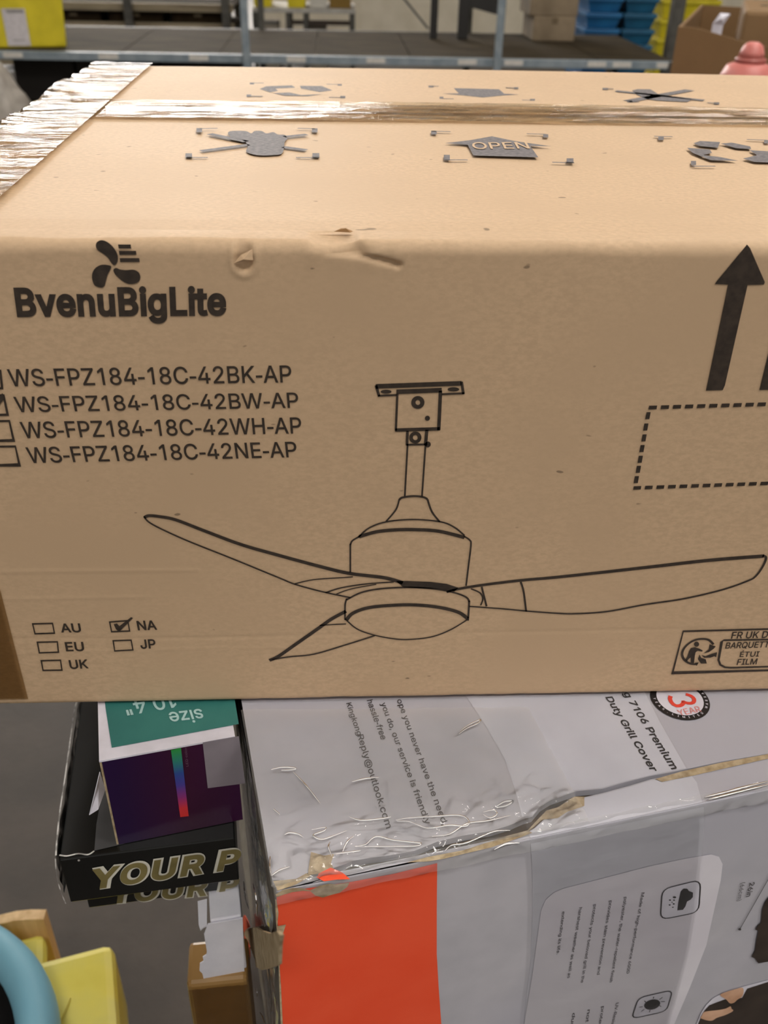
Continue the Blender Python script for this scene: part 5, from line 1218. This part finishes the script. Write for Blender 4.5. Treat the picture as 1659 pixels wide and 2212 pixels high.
# clutter between the rack and the cream wall
def up(pa, pb, ya, yb, Y): return on_y(pa, ya, Y), on_y(pb, yb, Y)
CL = 9.6
tbl = thing('work_table', 'low dark table with thin legs holding bins, left of the cream wall', 'table', (on_y(640, 60, CL).x, CL + 0.3, 0))
ta_, tb_ = on_y(545, 20, CL), on_y(768, 52, CL)
ztb = on_y(650, 18, CL).z
box('table_top', (ta_.x, CL, ztb - 0.04), (tb_.x, CL + 0.7, ztb), noisy('pale_table_top', srgb(150, 146, 138), srgb(176, 172, 164), scale=10), tbl, 0.004)
for px_ in (550, 622, 660, 762):
    xx = on_y(px_, 40, CL).x
    box('leg', (xx - 0.022, CL + 0.02, 0), (xx + 0.022, CL + 0.06, ztb - 0.041), STEEL_D, tbl)
    box('leg', (xx - 0.022, CL + 0.62, 0), (xx + 0.022, CL + 0.66, ztb - 0.041), STEEL_D, tbl)
zr = on_y(690, 50, CL).z
box('foot_bar', (on_y(622, 50, CL).x + 0.023, CL + 0.03, zr - 0.02), (on_y(762, 50, CL).x - 0.023, CL + 0.05, zr + 0.02), plain('dark_bar', srgb(44, 32, 22), 0.7), tbl)
a, b = on_y(545, 10, CL), on_y(588, 10, CL); c_, d_ = on_y(618, 10, CL), on_y(662, 10, CL)
for k, (l_, r_) in enumerate(((a, b), (c_, d_))):
    t = thing('yellow_bin', 'small yellow bin on the low table, %s' % ('next to the steel post', 'right-hand one')[k], 'bin', ((l_.x + r_.x) / 2, CL + 0.25, ztb), 'yellow bins on the table')
    hexa([(l_.x + .015, CL + .03, ztb + .001), (r_.x - .015, CL + .03, ztb + .001), (r_.x - .015, CL + .45, ztb + .001), (l_.x + .015, CL + .45, ztb + .001),
          (l_.x, CL + .01, ztb + .22), (r_.x, CL + .01, ztb + .22), (r_.x, CL + .47, ztb + .22), (l_.x, CL + .47, ztb + .22)], 'tub', YT, t, 0.006)
    box('rim', (l_.x - .012, CL - .002, ztb + .2), (r_.x + .012, CL + .482, ztb + .225), YT, t, 0.004)
a, b = on_y(712, 30, CL), on_y(758, 5, CL)
carton((a.x, CL + 0.05, ztb + 0.001), (b.x, CL + 0.5, ztb + 0.40), kraft('tan_carton', srgb(122, 96, 44)), 'small tan carton on the right end of the low table')
a, b = on_y(670, 30, CL), on_y(708, 5, CL)
carton((a.x, CL + 0.05, ztb + 0.001), (b.x - 0.01, CL + 0.5, ztb + 0.3), plain('pale_grey_carton', srgb(186, 182, 172), 0.6), 'pale grey carton on the low table beside the tan carton')
for k, (pa, pb, yb) in enumerate(((560, 600, 58), (668, 706, 58))):
    a, b = on_y(pa, 58, CL + 0.1), on_y(pb, 58, CL + 0.1)
    carton((a.x, CL + 0.1, 0.001), (b.x, CL + 0.55, ztb * 0.72), plain('grey_carton', srgb(128, 120, 106), 0.7), 'grey carton on the floor under the low table, %s' % ('left one', 'right one')[k], 'cartons under the table', tape=False)
# black sign frame and brace on the shelf deck
BM = plain('black_metal', srgb(26, 24, 22), 0.5)
YS = 6.55
sg_ = thing('sign_frame', 'black metal sign frame with slanted panel standing on the shelf', 'frame', (on_y(1040, 90, YS).x, YS, SZ))
xa = on_y(1000, 50, YS).x; xb = on_y(1083, 50, YS).x; zt_ = SZ + 1.0
box('leg', (xa - 0.034, YS - 0.02, SZ), (xa + 0.034, YS + 0.02, zt_), BM, sg_, 0.003)
box('leg', (xb - 0.02, YS - 0.02, SZ), (xb + 0.02, YS + 0.02, zt_), BM, sg_, 0.003)
pa_, pb_ = on_y(1010, 15, YS), on_y(1080, 33, YS)
plate('sign_panel', [(xa + 0.035, YS - 0.01, pa_.z), (xb - 0.021, YS - 0.01, pb_.z), (xb - 0.021, YS - 0.01, zt_ - 0.02), (xa + 0.035, YS - 0.01, zt_ - 0.02)], (0, -1, 0), 0.02, BM, sg_)
br_ = thing('braced_pole', 'thin black pole with a diagonal grey brace in front of the cream wall', 'pole', (on_y(936, 74, YS).x, YS, SZ))
xx = on_y(937, 50, YS).x
box('pole', (xx - 0.024, YS - 0.02, SZ), (xx + 0.024, YS + 0.02, SZ + 1.0), BM, br_, 0.003)
ca, cb = on_y(882, 0, YS), on_y(932, 62, YS)
dv = (ca - cb) * 2.2
c = [cb + Vector((-0.02, -0.01, 0)), cb + Vector((0.0, -0.01, 0)), cb + Vector((0.0, 0.01, 0)), cb + Vector((-0.02, 0.01, 0))]
c = [Vector((p.x - 0.012, p.y, p.z)) for p in c]
hexa(c + [p + dv for p in c], 'brace', STEEL_D, br_)
# brown cartons at the back of the shelf
YC = 6.5
z1_ = on_y(1200, 36, YC).z
BRN = noisy('dusty_brown_carton', srgb(104, 90, 70), srgb(128, 112, 90), scale=6, rough=0.8)
carton((on_y(1152, 60, YC).x, YC, SZ + 0.001), (on_y(1243, 60, YC).x, YC + 0.4, z1_), BRN, 'dusty brown carton on the shelf, lower of the two')
carton((on_y(1146, 20, YC).x, YC + 0.01, z1_ + 0.001), (on_y(1250, 20, YC).x, YC + 0.4, z1_ + 0.36), BRN, 'dusty brown carton on the shelf, upper of the two', tape=False)
# stacks of nested crates behind the shelf
def crate_master(name, label, x0, x1, y0, y1, h, mat, group):
    t = thing(name, label, 'crate', ((x0 + x1) / 2, (y0 + y1) / 2, 0.001), group)
    i = 0.03
    hexa([(x0 + i, y0 + i, 0.001), (x1 - i, y0 + i, 0.001), (x1 - i, y1 - i, 0.001), (x0 + i, y1 - i, 0.001),
          (x0 + .01, y0 + .01, h - 0.034), (x1 - .01, y0 + .01, h - 0.034), (x1 - .01, y1 - .01, h - 0.034), (x0 + .01, y1 - .01, h - 0.034)], 'tub', mat, t)
    box('rim', (x0, y0, h - 0.033), (x1, y1, h - 0.003), mat, t, 0.004)
    return t
def crates(pa, pb, Y, dep, n, h, mat, colour, where):
    x0 = on_y(pa, 50, Y).x; x1 = on_y(pb, 50, Y).x
    ORD = ('lowest', 'second', 'third', 'fourth', 'fifth', 'sixth', 'seventh', 'eighth', 'ninth', 'tenth', 'eleventh')
    lab = 'shallow %s plastic crate, %%s from the floor in the stack %s' % (colour, where)
    t = crate_master('plastic_crate', lab % 'first', x0, x1, Y, Y + dep, h, mat, '%s crates %s' % (colour, where))
    loc = t.location.copy()
    for k in range(1, n): copy_thing(t, loc + Vector((0, 0, h * k)), lab % ORD[k])
BLU = noisy('blue_plastic', srgb(14, 78, 124), srgb(22, 94, 142), scale=8, rough=0.45)
BLU2 = noisy('teal_blue_plastic', srgb(16, 74, 104), srgb(24, 88, 120), scale=8, rough=0.45)
YEL2 = noisy('lime_yellow_plastic', srgb(176, 160, 20), srgb(200, 184, 34), scale=8, rough=0.45)
crates(1264, 1342, 7.3, 0.5, 11, 0.105, BLU, 'blue', 'behind the shelf')
crates(1346, 1418, 7.3, 0.5, 11, 0.105, BLU2, 'teal blue', 'nearest the yellow stack')
crates(1424, 1552, 7.6, 0.5, 9, 0.135, YEL2, 'yellow', 'at the far right')
ps = on_y(1448, 50, 5.9)
post = thing('rack_post', 'dark steel upright standing before the yellow crates', 'post', (ps.x, 5.9, 0))
box('upright', (ps.x + 0.03 - 0.035, 5.86, 0.012), (ps.x + 0.03 + 0.035, 5.94, 2.3), STEEL_D, post, 0.004)
box('foot_plate', (ps.x + 0.03 - 0.07, 5.83, 0), (ps.x + 0.03 + 0.07, 5.97, 0.0115), STEEL_D, post)
# large open carton and pink tiered cone at the right
YG = 2.6
GAY = kraft('large_carton_board', srgb(126, 98, 66))
gc = on_y(1465, 58, YG); gz = gc.z
OF = Frame(gc.x, gc.y, -23, 0.95, 0.85, 0.0, gz)
gay = thing('open_carton', 'large open brown carton standing on the floor at the far right', 'box', OF.mid())
plate('front_wall', [OF.p(0, 0, 0), OF.p(OF.w, 0, 0), OF.p(OF.w, 0, gz - 0.10), OF.p(0.22, 0, gz - 0.035), OF.p(0.05, 0, gz), OF.p(0, 0, gz)], -OF.v, 0.01, GAY, gay)
OF.box('side_wall', 0, 0.01, 0.0105, OF.d, 0, gz, GAY, gay)
OF.box('side_wall', OF.w - 0.01, OF.w, 0.0105, OF.d, 0, gz, GAY, gay)
OF.box('back_wall', 0.0105, OF.w - 0.0105, OF.d - 0.01, OF.d, 0, gz, GAY, gay)
OF.box('floor_panel', 0.0105, OF.w - 0.0105, 0.0105, OF.d - 0.0105, 0, 0.01, GAY, gay)
IF = Frame(*OF.p(0.17, 0.12, 0).to_2d(), -20, 0.6, 0.45, 0.0115, on_y(1590, 12, YG + 0.2).z)
inn = thing('inner_carton', 'brown carton poking out of the large open carton', 'box', IF.mid())
IF.whole('box_body', kraft('inner_carton_board', srgb(132, 104, 72)), inn, 0.012)
IF.box('tape', 0.05, 0.5, 0.2, 0.25, IF.z1, IF.z1 + 0.001, plain('dull_tape', srgb(92, 78, 56), 0.4), inn)
pw = OF.p(0.12, 0.06, gz - 0.06)
wpl = Plane(pw, -OF.v)
wp0 = [wpl.at(x, y) for x, y in ((1540, 50), (1562, 54), (1578, 30), (1556, 28))]
wpt = thing('white_paper', 'crumpled white paper sticking out of the large open carton', 'paper', tuple(wp0[0]))
fo = Vector((0.0, 0.0, -0.25))
sheet_ = obj('sheet', [wp0[0], wp0[1], (wp0[0] + wp0[2]) / 2 - OF.v * 0.015, wp0[2], wp0[3], wp0[0] + fo, wp0[1] + fo], [(0, 1, 2), (1, 3, 2), (3, 4, 2), (4, 0, 2), (0, 5, 6, 1)], PAPER, wpt)
sl = sheet_.modifiers.new('solid', 'SOLIDIFY'); sl.thickness = 0.002
PINK = noisy('salmon_pink_plastic', srgb(196, 112, 104), srgb(208, 124, 116), scale=8, rough=0.45)
PINK2 = noisy('dark_salmon_plastic', srgb(150, 82, 74), srgb(166, 92, 84), scale=8, rough=0.45)
YP = 2.05
pc = on_y(1630, 90, YP)
pk = thing('pink_cone', 'salmon pink tiered plastic cone in front of the large carton', 'cone', (pc.x, YP, 0))
def lathe(name, prof, mat, parent, x, y, n=28):
    V = []; Fs = []
    for r, z in prof:
        for k in range(n): V.append((x + r * math.cos(2 * math.pi * k / n), y + r * math.sin(2 * math.pi * k / n), z))
    for j in range(len(prof) - 1):
        for k in range(n):
            a = j * n + k; b = j * n + (k + 1) % n
            Fs.append((a, b, b + n, a + n))
    Fs.append(tuple(reversed(range(n)))); Fs.append(tuple((len(prof) - 1) * n + k for k in range(n)))
    return obj(name, V, Fs, mat, parent, True)
z0 = pc.z
lathe('tip', [(0.030, z0 - 0.033), (0.028, z0 - 0.022), (0.022, z0 - 0.008), (0.012, z0 - 0.001), (0.002, z0)], PINK, pk, pc.x, YP)
lathe('collar', [(0.036, z0 - 0.045), (0.037, z0 - 0.037), (0.030, z0 - 0.0331)], PINK2, pk, pc.x, YP)
lathe('upper_tier', [(0.066, z0 - 0.092), (0.064, z0 - 0.075), (0.052, z0 - 0.052), (0.036, z0 - 0.0451)], PINK, pk, pc.x, YP)
lathe('band', [(0.072, z0 - 0.108), (0.071, z0 - 0.096), (0.066, z0 - 0.0921)], PINK2, pk, pc.x, YP)
lathe('lower_tier', [(0.22, 0.04), (0.09, z0 - 0.18), (0.078, z0 - 0.13), (0.072, z0 - 0.1081)], PINK, pk, pc.x, YP)
lathe('base', [(0.26, 0.0), (0.26, 0.03), (0.22, 0.0399)], PINK2, pk, pc.x, YP)
# give every lamp and repeated thing its own wording where its place tells it apart
